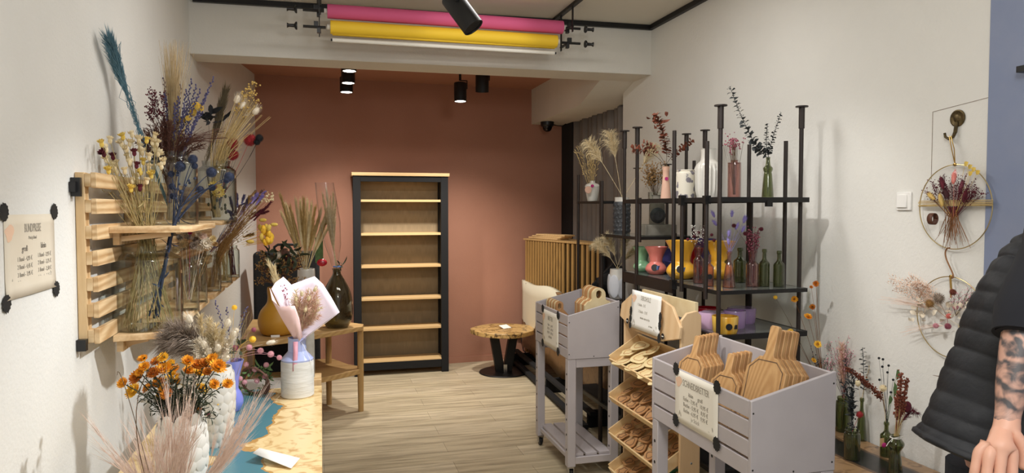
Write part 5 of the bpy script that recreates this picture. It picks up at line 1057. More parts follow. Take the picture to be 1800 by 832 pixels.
build('hanging_loop', MB().tube([ca + V((0, 0, ra)), ca + V((-.01, .008, ra + .06)), c + V((-.02, .02, -.07))], .002, 6).tube([ca + V((0, 0, ra)), ca + V((-.01, -.004, ra + .06)), c + V((-.02, .012, -.07))], .002, 6).ball(ca + V((0, 0, ra)), (.006, .009, .007), 8, 5), 'brass', t)
b = MB()
for k in range(7): z = ca.z + .005 + .0035 * k; b.tube([V((XH - .004 - .004 * (k % 2), ca.y + ra, z + R.uniform(-.004, .004))), V((XH - .016, ca.y, z)), V((XH - .004 - .004 * (k % 2), ca.y - ra * 1.03, z + R.uniform(-.002, .006)))], .0016, 5)
build('twine_band', b, 'straw', t)
b = MB(); w0 = V((XH - .01, ca.y - .005, ca.z - .04))
def fan(px, py, dx=0): p = A(px, py, X=XH - .014); return V((XH - .014 - R.uniform(0, .02) + dx, p.y, p.z))
def pot_of(p): return w0 + V((0, (p.y - w0.y) * .12, 0))
for _ in range(60):
    a = R.uniform(-1.25, 1.25); l = R.uniform(.08, .155); e = w0 + V((-R.uniform(0, .02), -sin(a) * l, cos(a) * l * .85 + .045)); q = pot_of(e); pts = stem(b, q, e, .0006); sprig(b, pts, 9, .014, .022, .0022, .45)
build('filler', b, ['wine', 'wine'], t, kind='stuff')
b = MB()
for _ in range(40):
    a = R.gauss(0, .3); e = w0 + V((-R.uniform(0, .012), -sin(a) * .13, -R.uniform(.06, .135))); stem(b, w0 + V((0, R.gauss(0, .012), .04)), e, .0011, rv(.006))
build('stems', b, 'copper_wire', t, kind='stuff')
for px, py, qx, qy, m, w_ in ((1662, 322, 1656, 305, 'wine', .012), (1670, 340, 1662, 330, 'wine_dark', .012), (1684, 312, 1682, 297, 'coral', .013), (1640, 345, 1627, 335, 'label_gold', .014), (1697, 345, 1703, 330, 'wine', .012), (1660, 352, 1658, 345, 'label_gold', .012), (1690, 330, 1693, 322, 'pink_bloom', .011)):
    b = MB(); p0_, p1_ = fan(px, py), fan(qx, qy); stem(b, pot_of(p0_), p0_, .0009); d = p1_ - p0_; Q = d.to_track_quat('Z', 'Y').to_matrix(); b.ball(p0_, (w_ * .7, w_ * .7, .028), 10, 7, Q)
    for _ in range(90): o = rv(); o.normalize(); o = Q @ V((o.x * w_ * .7, o.y * w_ * .7, o.z * .028)); b.hair(p0_ + o * .9, p0_ + o * 1.1, p0_ + o * 1.2 + d.normalized() * .005, .0006)
    build('flower_spike', b, m, t)
b = MB()
for px, py in ((1703, 297), (1712, 302), (1708, 309), (1719, 307), (1699, 292)): p = fan(px, py); stem(b, pot_of(p), p, .0008); b.leaf(p, p + V((-.004, -.02, .014)), .02, (-1, 0, 0), .1, .1, .5)
build('ochre_leaf', b, 'yellow_petal', t)
p = A(1645, 385, X=XH - .015); build('leather_loop', MB().sheet([[p + V((-.016 + .016 * cos(a) - .0, .012 * k, .022 * sin(a))) for k in (-1, 1)] for a in [2 * pi * i / 20 for i in range(21)]]), 'leather', t, solid=.003)
t = thing('s_hook', 'copper S-hook linking the two golden hoops', 'hook', YZ(1667, 461)); zt_, zb_ = ca.z - ra - .002, cb.z + .165
m_ = (zt_ + zb_) / 2; h_ = (zt_ - zb_) / 2
build('wire', MB().tube([V((XH - .008, ca.y + .008 + .02 * sin(q * 5.6) * (1 if True else 1), m_ + h_ * 1.12 * cos(q * pi))) for q in [i / 28 for i in range(29)]], .003, 8), 'copper_wire', t)
t = thing('hoop_wreath', 'lower golden hoop wreath with blush ferns and pale leaves', 'wreath', cb)
build('hoop', MB().ring(cb, .163, .0022, (1, 0, 0), 72, 8), 'gold_wire', t); build('hanging_tie', MB().ball(cb + V((0, 0, .163)), (.006, .01, .008), 8, 5).tube([cb + V((-.004, 0, .163)), cb + V((-.008, -.01, .11)), cb + V((-.012, -.012, .08))], [.004, .005, .003], 6), 'brass', t)
def hx(px, py, dx=0): return A(px, py, X=XH - .012 + dx)
for k, (x0_, y0_, x1_, y1_) in enumerate(((1660, 545, 1563, 490), (1655, 540, 1600, 488), (1650, 535, 1575, 505), (1640, 530, 1610, 500))):
    b = MB(); pts = bez(hx(x0_, y0_), hx((x0_ + x1_) / 2, (y0_ + y1_) / 2 - 10), hx(x1_, y1_, -.04), 9); b.tube(pts, .001, 5)
    for i in range(13):
        p, d = along(pts, .2 + .06 * i)
        for s_ in (-1, 1): f = d.cross(V((1, 0, 0))) * s_; e = p + f * .04 * (1 - .04 * i) + d * .02 + V((-.01, 0, 0)); leafy(b, [p, p.lerp(e, .5), e], 6, .014, .006, .1, .6)
    build('fern', b, 'blush_fern', t)
b = MB()
for _ in range(46): a = R.gauss(0, .16); p = hx(1660, 548); e = hx(R.uniform(1543, 1600), R.uniform(517, 545), -R.uniform(0, .04)); 
pts0 = hx(1640, 545)
for _ in range(26): e = hx(R.uniform(1541, 1590), R.uniform(517, 535), -R.uniform(0, .05)); stem(b, pts0, e, .0008, (0, 0, .01)); 
for _ in range(9): e = hx(R.uniform(1580, 1600), R.uniform(574, 592), -R.uniform(0, .04)); stem(b, hx(1658, 573), e, .001, (0, 0, .012))
build('grass_blades', b, 'blush_grass', t, kind='stuff')
b = MB()
for _ in range(46): p = hx(R.uniform(1595, 1730), 548 + R.gauss(0, 11), -R.uniform(0, .03)); b.leaf(p, p + V((-R.uniform(0, .02), R.uniform(-.03, .03), R.uniform(-.015, .03))), .02, rv(), .1, .12, .5)
build('pale_leaf', b, 'fluff_cream', t, kind='stuff')
for px, py, m, r_ in ((1650, 525, 'taupe_plume', .026), (1634, 534, 'gold_bush', .02), (1675, 514, 'rust_leaf', .014), (1668, 556, 'coral', .012), (1666, 574, 'pink_bloom', .014), (1645, 573, 'button_pink', .012), (1690, 575, 'straw_pale', .012), (1680, 540, 'button_pink', .012)):
    b = MB(); p = hx(px, py, -.02); stem(b, hx(1665, 560), p, .0009); spiky(b, p, r_, 110, .6, .0012); build('flower', b, m, t)
b = MB()
for _ in range(12): pts = stem(b, hx(1680, 556), hx(R.uniform(1668, 1712), R.uniform(505, 530), -.01), .0006); sprig(b, pts, 9, .02, .03, .002, .3)
build('pink_filler', b, ['twig', 'button_pink'], t, kind='stuff')
b = MB(); pts = bez(hx(1640, 660), hx(1660, 664), hx(1690, 668), 4); b.tube(pts, [.001, .003, .002, .0015], 6); o = build('twig', b, 'taupe_plume', loc=hx(1660, 664)); tag(o, 'small grey twig on the wall below the lower hoop wreath', 'twig')
# ------------------------------------------------------------------ glass jars on the pallet shelves
pr_jar = [(.96, 0), (1, .03), (1, .76), (.95, .85), (.74, .9), (.68, .93), (.71, 1)]
def jar(label, px, Y, zb, ytop, wpx): s_ = spot(px, None, zb, ytop, wpx, Y=Y); vase('glass_jar', label, s_, pr_jar, 'glass_thick', 'jar', .003, 40); return s_
j1 = jar('biggest clear glass jar on the nearest lower pallet shelf', 257, 3.12, SH, 432, 112)
u1 = jar('clear glass jar on the nearest upper pallet shelf, behind the strawflowers', 303, 3.3, 1.53, 268, 84)
u2 = jar('clear glass jar on the farther upper pallet shelf', 381, 4.38, 1.53, 284, 66)
j2 = jar('clear glass jar just right of the biggest jar, on the second lower shelf', 327, 3.62, SH, 455, 38)
j2b = jar('clear glass jar at the far end of the second lower shelf', 347, 3.92, SH, 452, 28)
j3 = jar('clear glass jar on the third lower pallet shelf', 369, 4.42, SH, 442, 33)
j4 = jar('narrow clear glass jar on the fourth lower pallet shelf', 394, 4.93, SH, 440, 22)
j5 = jar('last clear glass jar, on the farthest lower pallet shelf', 408, 5.32, SH, 432, 22)
def lp(s_, px, py, d=.05): return into(s_, px, py, R.uniform(-d, d))
# strawflowers in the biggest jar
t = thing('strawflower_bunch', 'big bunch of cream and yellow strawflowers in the biggest glass jar', 'dried flowers', foot(j1, .03, 0)); b = MB()
heads = [(178, 252), (186, 262), (193, 246), (186, 280), (198, 275), (190, 300), (206, 318), (203, 288), (213, 252), (222, 262), (216, 240), (232, 236), (228, 252), (236, 268), (246, 258), (258, 246), (272, 238), (268, 250), (276, 252), (262, 276), (252, 284), (272, 262), (240, 290), (228, 285), (219, 300), (247, 302), (262, 294), (284, 292), (240, 312), (258, 318), (230, 332), (246, 330), (220, 345), (213, 330), (232, 318), (266, 308), (205, 302), (196, 292), (250, 268), (224, 275), (182, 270), (244, 246), (278, 270), (288, 284)]
hs = []
for i, (px, py) in enumerate(heads):
    e = lp(j1, px, py, .08); n0 = neck(j1, 1, .03); hs.append((e, (e - n0).normalized())); b.tube([j1[0] + V((.1 * cos(i * 2.4) * .9, .1 * sin(i * 2.4), .012))] + bez(n0, n0.lerp(e, .5) + V((0, 0, .02)), e, 5), .0013, 5, False)
for _ in range(20): e = lp(j1, R.uniform(190, 285), R.uniform(290, 400), .07); n0 = neck(j1, 1, .03); a_ = R.uniform(0, 2 * pi); b.tube([j1[0] + V((.1 * cos(a_), .1 * sin(a_), .012)), n0, e], .0012, 4, False); b.leaf(e, e + rv(.02), .006, rv())
build('stems', b, 'green_straw', t, kind='stuff')
for i, (e, d) in enumerate(hs):
    b = MB(); bloom(b, e, d + rv(.35), .022 * R.uniform(.8, 1.15), ((1, 9, .75), (.85, 8, 1.1), (.6, 7, 1.35)), .22, .45)
    b.k = 0; b.ball(e - d * .004, (.008, .008, .012), 7, 5); build('flower_head', b, [('wine' if i % 9 == 4 else 'yellow_petal' if i % 5 == 0 else 'cream_petal'), 'flower_eye'], t)
# blue thistles
t = thing('thistle_bunch', 'branching bunch of dark blue globe thistles in the biggest glass jar', 'dried flowers', foot(j1, .03, 0) + V((.02, 0, 0))); b = MB()
m0 = [A(272, 560, Y=3.1), A(290, 470, Y=3.1), A(303, 405, Y=3.1), A(318, 362, Y=3.1)]; b.tube(m0, [.006, .006, .007, .006], 7); b.tube([A(279, 558, Y=3.12), A(286, 480, Y=3.12), A(298, 412, Y=3.12)], .004, 6); b.tube([A(262, 556, Y=3.08), A(288, 470, Y=3.1), A(300, 420, Y=3.1)], .004, 6)
th = [(317, 293, 10.5), (339, 280, 9), (301, 306, 6), (302, 328, 6), (304, 345, 6), (372, 303, 10), (403, 311, 9.5), (373, 330, 6.5), (352, 334, 7.5), (342, 292, 6), (398, 318, 5)]
for px, py, r_ in th:
    e = lp(j1, px, py, .05); b.tube(bez(m0[2].lerp(m0[3], R.random()), A((px + 320) / 2 - 6, (py + 355) / 2 - 5, Y=3.1), e, 6), [.0032, .0028, .0024, .002, .0016, .0014], 5)
    g = MB(); rr = r_ * dep(e) / F; spiky(g, e, rr, 190, .74, .0013); build('thistle_head', g, 'thistle_blue', t)
for _ in range(30): p, d = along(m0, R.random()); b.leaf(p, p + rv(.022), .008, rv())
for _ in range(14): e = lp(j1, R.uniform(300, 350), R.uniform(295, 350)); b.ball(e, .006, 6, 4); b.hair(m0[3], m0[3].lerp(e, .5), e, .0009)
build('branch', b, 'thistle_stem', t)
# upper shelf: teal broom, beige broom, lavender, dark filler
def broom(label, s_, path, spread, n, m, w, l, droop=.01, rad=.0008, t0=.45, nm='broom_grass', stems=20):
    t = thing(nm, label, 'dried grass', foot(s_, .05, .02)); pts = [foot(s_, .06)] + bez(*[lp(s_, *p, .01) for p in path], 10)
    b = MB(); b.tube(pts, .003, 6); plume(b, pts, t0, w, n, l, droop, rad, 1.0)
    for _ in range(stems): q = [p + rv(.004 + .012 * i / len(pts)) for i, p in enumerate(pts)]; b.tube(q, .001, 4, False)
    build('plume', b, m, t); return t
broom('teal dyed grass plume leaning left against the wall', u1, ((246, 230), (222, 165), (194, 78)), 0, 700, 'teal_plume', .032, .16, .02, .0011, .45)
t = thing('broom_grass', 'tall beige broom grass standing upright in the upper jar', 'dried grass', foot(u1, .05, .02)); b = MB()
for _ in range(230): e = lp(u1, 306 + R.gauss(0, 12), R.uniform(68, 140), .05); b.tube(bez(foot(u1, .06, .02), lp(u1, 304 + R.gauss(0, 3), 225, .015), e, 6), [.0012, .0012, .001, .0009, .0007, .0004], 3, False)
build('blades', b, 'beige_plume', t, kind='stuff')
t = thing('lavender_bunch', 'dark lavender spikes in front of the beige broom grass', 'dried flowers', neck(u1, 1))
for px, py in ((288, 138), (290, 165), (305, 150), (318, 150), (328, 158), (337, 140), (345, 150), (376, 136), (352, 158), (362, 172), (314, 170), (334, 178), (325, 190), (346, 172), (308, 182), (357, 195), (296, 178), (366, 160)):
    b = MB(); e = lp(u1, px, py, .06); pts = bez(foot(u1, .3), lp(u1, 306 + (px - 306) * .3, 245), e, 8); b.tube(pts, .0009, 4, False); spikelet(b, pts, 26, .0036, .58, 1.5); build('lavender_spike', b, 'lavender', t)
t = thing('dried_bunch', 'dark brown feathery filler spilling around the upper jar', 'dried flowers', neck(u1, 1)); b = MB()
for _ in range(70):
    a = R.uniform(-1.2, 1.3); px = 296 + 64 * sin(a) * R.uniform(.5, 1.1); py = 282 - 66 * abs(cos(a)) * R.uniform(.6, 1.1) - 8; pts = bez(foot(u1, .3), lp(u1, 288 + (px - 288) * .25, 262), lp(u1, px, py, .07), 6); b.tube(pts, .0012, 4, False); plume(b, pts, .4, .016, 60, .035, .006, .0009)
for _ in range(40): e = lp(u1, R.uniform(352, 400), R.uniform(222, 252), .06); b.tube(bez(neck(u1), lp(u1, 330, 240), e, 5), .0008, 4, False)
build('filler', b, 'brown_plant', t, kind='stuff')
t = thing('dried_bunch', 'small wine-brown bud clusters rising left of the lavender', 'dried flowers', neck(u1, 1)); b = MB()
for _ in range(16): e = lp(u1, R.uniform(258, 292), R.uniform(162, 205)); pts = stem(b, neck(u1, 1), e, .0009); sprig(b, pts, 14, .016, .03, .0034, .72)
build('stems_and_buds', b, ['wine_dark', 'wine'], t, kind='stuff')
t = thing('dried_bunch', 'pale yellow round flower heads at the right foot of the lavender', 'dried flowers', neck(u1, 1))
for px, py, r_ in ((345, 186, .018), (352, 190, .016), (338, 200, .014), (340, 196, .015), (320, 212, .014), (331, 208, .013)): b = MB(); e = lp(u1, px, py, .03); stem(b, neck(u1), e, .001); spiky(b, e, r_, 120, .7, .002); build('flower_head', b, 'yellow_petal', t)
# upper jar farther: natural bundle with bunny tails, olive plume, red teasels
t = thing('dried_bunch', 'bundle of natural straw with white bunny tails leaning right', 'dried grass', foot(u2, .05, .02)); b = MB()
for _ in range(150):
    e = lp(u2, *(lambda u, q: (392 + 58 * u + q * 18, 262 - 86 * u + q * 20))(R.random(), R.gauss(0, .55)), .08); b.tube(bez(foot(u2, .06, .02), lp(u2, 366, 285, .03), e, 5), .0011, 4, False)
build('straw_stems', b, 'straw', t, kind='stuff')
for px, py in ((415, 180), (440, 203), (432, 207), (424, 190), (446, 200)): b = MB(); e = lp(u2, px, py, .04); pts = [neck(u2), e]; stem(b, neck(u2), e, .001); tail(b, pts, .021, .052, 160); build('bunny_tail', b, 'fluff_cream', t)
b = MB()
for _ in range(26): pts = bez(neck(u2), lp(u2, 395, 245), lp(u2, R.uniform(425, 452), R.uniform(150, 195)), 6); sprig(b, pts, 5, .03, .05, .006, .75)
build('button_sprays', b, ['straw', 'label_gold'], t, kind='stuff')
broom('dark olive feathery plume behind the straw bundle', u2, ((362, 288), (378, 238), (395, 166)), 0, 600, 'olive_plume', .03, .14, .0, .0013, .3)
t = thing('teasel_stems', 'red dyed teasel heads on red stems right of the straw bundle', 'dried flowers', neck(u2, 1))
for px, py, r_ in ((408, 254, .034), (408, 273, .034), (439, 247, .038)): b = MB(); e = lp(u2, px, py, .04); stem(b, foot(u2, .2), e, .002, (.0, 0, -.04)); d = (e - neck(u2)).normalized(); spiky(b, e, r_, 260, .7, .0016); spiky(b, e + d * .012, r_ * .92, 160, .7, .0016); build('teasel', b, 'red_teasel', t)
t = thing('dyed_stems', 'black dyed stems and seed heads around the red teasels', 'dried flowers', neck(u2, 1)); b = MB()
for px, py, r_ in ((456, 243, .026), (452, 250, .02)): spiky(b, lp(u2, px, py, .02), r_, 130, .7, .0015); stem(b, foot(u2, .3), lp(u2, px, py), .0015, (.03, 0, -.03))
for _ in range(24): stem(b, foot(u2, .2), lp(u2, R.uniform(372, 415), R.uniform(235, 300)), .0014)
for _ in range(12): p = lp(u2, R.uniform(360, 374), R.uniform(196, 216), .04); b.leaf(p, p + rv(.05), .03, rv())
stem(b, foot(u2, .3), lp(u2, 366, 206), .0015); build('stems', b, 'dyed_black', t, kind='stuff')
t = thing('dried_bunch', 'green seed heads and pale blooms showing inside the farther upper jar', 'dried flowers', foot(u2, .05, .02)); b = MB()
for _ in range(26): e = lp(u2, R.uniform(366, 398), R.uniform(322, 375), .06); stem(b, foot(u2, .05), e, .0009); b.k = 1; b.ball(e, (.007, .007, .011), 7, 5); b.k = 0
build('seed_stems', b, ['straw', 'dark_green'], t, kind='stuff')
for px, py in ((386, 338), (381, 330)): b = MB(); bloom(b, lp(u2, px, py, .02) + V((0, -.06, 0)), (.3, -1, .3), .04); build('flower_head', b, ['yellow_petal', 'flower_eye'], t)
# small jars
t = thing('daisy_bunch', 'cream, pink and grey everlasting daisies in the jar right of the biggest one', 'dried flowers', neck(j2, 1))
for px, py, r_, m in ((362, 428, .036, 'fluff_cream'), (320, 430, .028, 'cream_petal'), (308, 440, .024, 'straw_pale'), (330, 415, .022, 'wax_grey'), (344, 421, .022, 'taupe_plume'), (334, 408, .015, 'magenta'), (325, 412, .022, 'fluff_cream'), (350, 412, .02, 'fluff_cream'), (316, 418, .02, 'wax_grey'), (374, 420, .02, 'straw'), (340, 432, .024, 'taupe_plume'), (352, 436, .022, 'fluff_cream'), (378, 430, .017, 'gold_bush'), (357, 416, .022, 'blush_grass')):
    b = MB(); e = lp(j2, px, py, .05); stem(b, foot(j2, .2), e, .0012); b.k = 0; bloom(b, e, (.35 + R.gauss(0, .25), -1, .35 + R.gauss(0, .25)), r_, ((1, 16, .3), (.8, 13, .7), (.5, 10, 1.1)), .2, .24); build('flower_head', b, [m, m], t)
t = thing('dried_bunch', 'long mixed bunch of straw, lilac and maroon grasses leaning out over the far jars', 'dried flowers', neck(j3, 1)); b = MB()
for _ in range(150):
    u = R.random(); e = lp(j3, 392 + 62 * u + R.gauss(0, 9), 428 - 70 * u + R.gauss(0, 9), .12); b.tube(bez(foot(j3, .1), lp(j3, 380 + R.gauss(0, 4), 438, .03), e, 5), .0011, 4, False)
for _ in range(40): e = lp(j3, R.uniform(405, 440), R.uniform(375, 425), .08); b.k = 1; b.ball(e, .0055, 6, 4); b.k = 0
build('stems', b, ['gold_bush', 'fluff_cream'], t, kind='stuff')
for px, py, qx, qy, m in ((410, 372, 405, 348, 'lavender'), (418, 362, 416, 342, 'lavender'), (432, 366, 442, 348, 'lilac_tail'), (442, 358, 455, 342, 'lilac_tail'), (425, 358, 432, 345, 'lavender'), (452, 356, 462, 345, 'lilac_tail'), (412, 378, 402, 372, 'lavender'), (440, 385, 470, 365, 'wine'), (446, 388, 476, 356, 'wine'), (450, 378, 472, 372, 'wine'), (428, 417, 444, 412, 'wine_dark'), (436, 380, 458, 370, 'wine')):
    b = MB(); p, q = lp(j3, px, py, .05), lp(j3, qx, qy, .05); q.y = p.y; stem(b, neck(j3), p, .001); pts = [p, q]; plume(b, pts, 0, .012, 200, .03, .0, .0012); b.tube([p, q], [.006, .002], 6); build('flower_spike', b, m, t)
for k in range(26):
    b = MB(); u = R.random(); p = lp(j3, 408 + 46 * u + R.gauss(0, 7), 392 - 44 * u + R.gauss(0, 9), .08); q = p + V((R.gauss(.03, .02), 0, .045)); stem(b, neck(j3), p, .001); plume(b, [p, q], 0, .009, 120, .025, 0, .0011); b.tube([p, q], [.005, .002], 6); build('flower_spike', b, ('lavender', 'dusty_brown', 'lilac_tail', 'gold_bush')[k % 4], t)
for k in range(20):
    px, py = 456 + R.uniform(0, 22), 398 + R.uniform(0, 30); b = MB(); e = lp(j3, px, py, .05); b.hair(neck(j3).lerp(e, .6), e.lerp(neck(j3), .1), e, .001); b.ball(e, (.013, .013, .021), 8, 6, Matrix.Rotation(R.uniform(-.5, .5), 3, 'Y')); build('yellow_hop', b, 'gold_petal' if k % 3 else 'yellow_petal', t)
for px, py in ((482, 395), (440, 425), (462, 387)): b = MB(); e = lp(j3, px, py, .03); stem(b, neck(j3).lerp(e, .7), e, .0008); b.ball(e, (.022, .012, .011), 8, 6); build('pale_pod', b, 'yellow_petal', t)
for px, py, m in ((468, 350, 'cream_petal'), (474, 342, 'cream_petal'), (462, 340, 'dusty_brown'), (478, 348, 'cream_petal')): b = MB(); e = lp(j3, px, py, .05); stem(b, neck(j3), e, .0009); sprig(b, stem(b, neck(j3).lerp(e, .8), e, .0007), 8, .02, .03, .006, .2, 0); build('seed_spray', b, m, t)
t = thing('dried_bunch', 'maroon stems standing in the last jar of the pallet shelves', 'dried flowers', foot(j5, .05, .0)); b = MB()
for _ in range(24): b.tube([foot(j5, .05), lp(j5, R.uniform(398, 412), R.uniform(418, 445), .04)], .0022, 4)
build('stems', b, 'wine', t, kind='stuff')
t = thing('dried_bunch', 'straw coloured stems standing in the narrow fourth jar', 'dried grass', foot(j4, .05, .0)); b = MB()
for _ in range(30): b.tube([foot(j4, .05), lp(j4, R.uniform(384, 402), R.uniform(420, 450), .04)], .0016, 4)
build('stems', b, 'straw', t, kind='stuff')

# ------------------------------------------------------------------ vases on the river table
TZ = .75
def tv(px, Y, ytop, wpx): return spot(px, None, TZ, ytop, wpx, Y=Y)
def scale_vase(name, label, s_, m, prof, rows, cols, sm_=.34):
    c, H_, r_ = s_; t = thing(name, label, 'vase', c); pr = smooth([(a * r_, z * H_) for a, z in prof]); build('body', MB().lathe(shell(pr, .004), c, 40), m, t)
    def rad(z):
        for (r0, z0), (r1, z1) in zip(pr, pr[1:]):
            if z0 <= z <= z1: return r0 + (r1 - r0) * (z - z0) / max(1e-6, z1 - z0)
        return pr[-1][0]
    b = MB()
    for k in range(rows):
        z = H_ * (.06 + .9 * k / rows)
        for j in range(cols):
            a = 2 * pi * (j + .5 * (k % 2)) / cols; q = V((cos(a), sin(a), 0)); Q = q.to_track_quat('Z', 'Y').to_matrix(); p = c + q * (rad(z) - .001) + V((0, 0, z)); w_ = 2 * pi * rad(z) / cols
            b.ball(p, (w_ * .54, H_ / rows * .8, .0045), 14, 4, Q)
    build('scales', b, m, t); return t
so = tv(312, 2.35, 745, 84)
scale_vase('petal_vase', 'white vase with a layered petal relief in the foreground', so, 'white_matte', [(.7, 0), (.86, .06), (1, .45), (.95, .8), (.8, 1)], 6, 11)
b = MB(); c, H_, r_ = so
for k in range(9): a = 2 * pi * k / 9; q = V((cos(a), sin(a), 0)); b.ball(c + q * r_ * .82 + V((0, 0, H_ * .99)), (.02, .006, .024), 10, 6, Matrix.Rotation(a + pi / 2, 3, 'Z'))
build('petal_rim', b, 'white_matte', bpy.data.objects['petal_vase.001'])
t = thing('strawflower_bunch', 'bushy bunch of orange strawflowers in the white petal vase', 'dried flowers', neck(so, 1))
hl = [(216, 674, 11), (240, 664, 14), (235, 688, 15), (251, 631, 9), (254, 645, 10), (275, 636, 11), (287, 629, 10), (289, 648, 14), (304, 650, 12), (270, 656, 12), (303, 664, 12), (307, 672, 10), (279, 674, 13), (293, 693, 11), (281, 698, 11), (330, 635, 11), (332, 652, 11), (347, 642, 12), (349, 656, 10), (373, 631, 11), (383, 645, 15), (360, 639, 11), (354, 684, 12), (376, 676, 10), (400, 675, 10), (344, 728, 13), (317, 682, 8), (288, 684, 10), (259, 683, 10), (364, 654, 9), (300, 640, 9), (246, 655, 9)]
b = MB(); hd_ = []
for px, py, r_ in hl: e = lp(so, px, py, .07); pts = bez(foot(so, .3), neck(so, 1.15, .03), e, 7); b.tube(pts, .0016, 5, False); leafy(b, pts, 16, .04, .009, .4, .7); hd_.append((e, r_, (e - neck(so)).normalized()))
for _ in range(50): e = lp(so, R.uniform(245, 385), R.uniform(668, 738), .06); pts = bez(foot(so, .3), neck(so, 1.15, .03), e, 6); b.tube(pts, .0013, 4, False); leafy(b, pts, 14, .036, .009, .35, .7)
build('stems_and_leaves', b, 'dark_green', t, kind='stuff')
for i, (e, r_, d) in enumerate(hd_): b = MB(); bloom(b, e, d * .7 + V((R.gauss(0, .25), -.7, .25)), r_ * dep(e) / F * 1.12, ((1, 16, .2), (.88, 15, .5), (.7, 13, .85), (.5, 10, 1.15)), .22, .3); build('flower_head', b, [('orange_petal', 'rust_petal', 'gold_petal', 'orange_petal')[i % 4], 'flower_eye'], t)
b = MB()
for _ in range(26): e = lp(so, R.uniform(240, 400), R.uniform(640, 720), .06); b.leaf(e, e + rv(.014), .012, rv())
build('white_filler', b, 'white_matte', t, kind='stuff')
ss = tv(374, 2.72, 652, 62)
scale_vase('scale_vase', 'tall white vase covered in fish-scale relief behind the strawflowers', ss, 'white_ceramic', [(.62, 0), (.74, .06), (1, .5), (.98, .8), (.86, 1)], 8, 12)
for px, py, m in ((383, 711, 'gold_petal'), (368, 727, 'magenta')): e = into(ss, px, py, -ss[2] * .97); b = MB(); bloom(b, e, (-.1, -1, .1), .013, ((1, 10, .1), (.7, 8, .3)), .35, .5); build('flower_badge', b, ['white_matte' if m == 'gold_petal' else 'magenta', m], bpy.data.objects['scale_vase'])
pampas('big taupe pampas plume leaning left out of the scale vase', ss, [(300, 582, .03, -.02), (312, 590, -.02, 0), (292, 604, 0, -.03)], .07, 900, .08, 'taupe_plume', .3, .02, rad=.0011)
t = thing('dried_bunch', 'cream fluffy grasses and bunny tails rising from the scale vase', 'dried grass', neck(ss, 1))
for px, py, w_ in ((335, 575, .03), (352, 556, .022), (368, 562, .028), (380, 572, .024), (392, 582, .02), (360, 590, .03), (345, 600, .035), (375, 600, .03), (395, 605, .022), (328, 592, .03), (405, 597, .02)):
    b = MB(); e = lp(ss, px, py, .06); pts = bez(neck(ss, 1), lp(ss, 368 + (px - 368) * .4, 640), e, 8); b.tube(pts, .0013, 5, False); plume(b, pts, .35, w_, 330, .05, .008, .0009); build('plume', b, 'fluff_cream' if px % 2 else 'pampas', t)
for px, py in ((372, 618), (386, 612), (365, 606), (398, 628), (410, 590), (340, 562), (402, 570)): b = MB(); e = lp(ss, px, py, .03) + V((0, -.05, 0)); stem(b, neck(ss), e, .001); tail(b, [neck(ss), e], .014, .034, 120); build('bunny_tail', b, 'fluff_cream', t)
b = MB()
for _ in range(40): pts = stem(b, neck(ss), lp(ss, R.uniform(330, 408), R.uniform(600, 680), .06), .0007); sprig(b, pts, 7, .02, .03, .0032, .4)
build('pale_filler', b, ['blush_grass', 'fluff_cream'], t, kind='stuff')
sb = tv(403, 3.15, 641, 37); vase('bulb_vase', 'periwinkle blue bulb vase on the river table', sb, pr_bulb, 'blue_glaze')
t = thing('dried_bunch', 'airy wild stems with lavender spikes and pink buttons in the blue vase', 'dried flowers', neck(sb, 1)); b = MB()
for px, py, k in ((378, 530, 1), (398, 542, 1), (434, 540, 1), (438, 548, 0), (427, 556, 0)):
    pts = bez(foot(sb, .2), neck(sb, 1.3), lp(sb, px, py), 8); b.tube(pts, .0009, 4, False)
    if k: b.k = 1; spikelet(b, pts, 22, .0032, .6, 1.6); b.k = 0
for _ in range(12): pts = stem(b, foot(sb, .3), lp(sb, R.uniform(380, 450), R.uniform(545, 620), .08), .0008, rv(.01))
build('stems', b, ['green_straw', 'lavender'], t, kind='stuff')
for px, py, m, r_ in ((412, 541, 'gold_petal', .012), (444, 597, 'gold_petal', .016), (415, 582, 'fluff_cream', .014), (438, 611, 'button_pink', .014), (458, 617, 'button_pink', .014), (476, 623, 'button_pink', .015), (491, 629, 'button_pink', .012), (446, 580, 'pink_bloom', .011), (426, 556, 'dusty_brown', .008), (413, 612, 'pink_bloom', .014), (422, 666, 'button_pink', .012)):
    b = MB(); e = lp(sb, px, py, .04); stem(b, neck(sb), e, .0009, (0, 0, .05)); spiky(b, e, r_, 100, .8, .0014); build('button_flower', b, m, t)
b = MB(); e = into(sb, 462, 606); stem(b, neck(sb), e, .0009, (0, 0, .03)); tail(b, [e, into(sb, 470, 604)], .012, .04); build('bunny_tail', b, 'fluff_cream', t)
b = MB()
for _ in range(16): p = lp(sb, R.uniform(404, 424), R.uniform(604, 622)); b.leaf(p, p + rv(.02), .014, rv())
stem(b, neck(sb), into(sb, 414, 614), .001); build('leaf_cluster', b, 'dark_green', t)
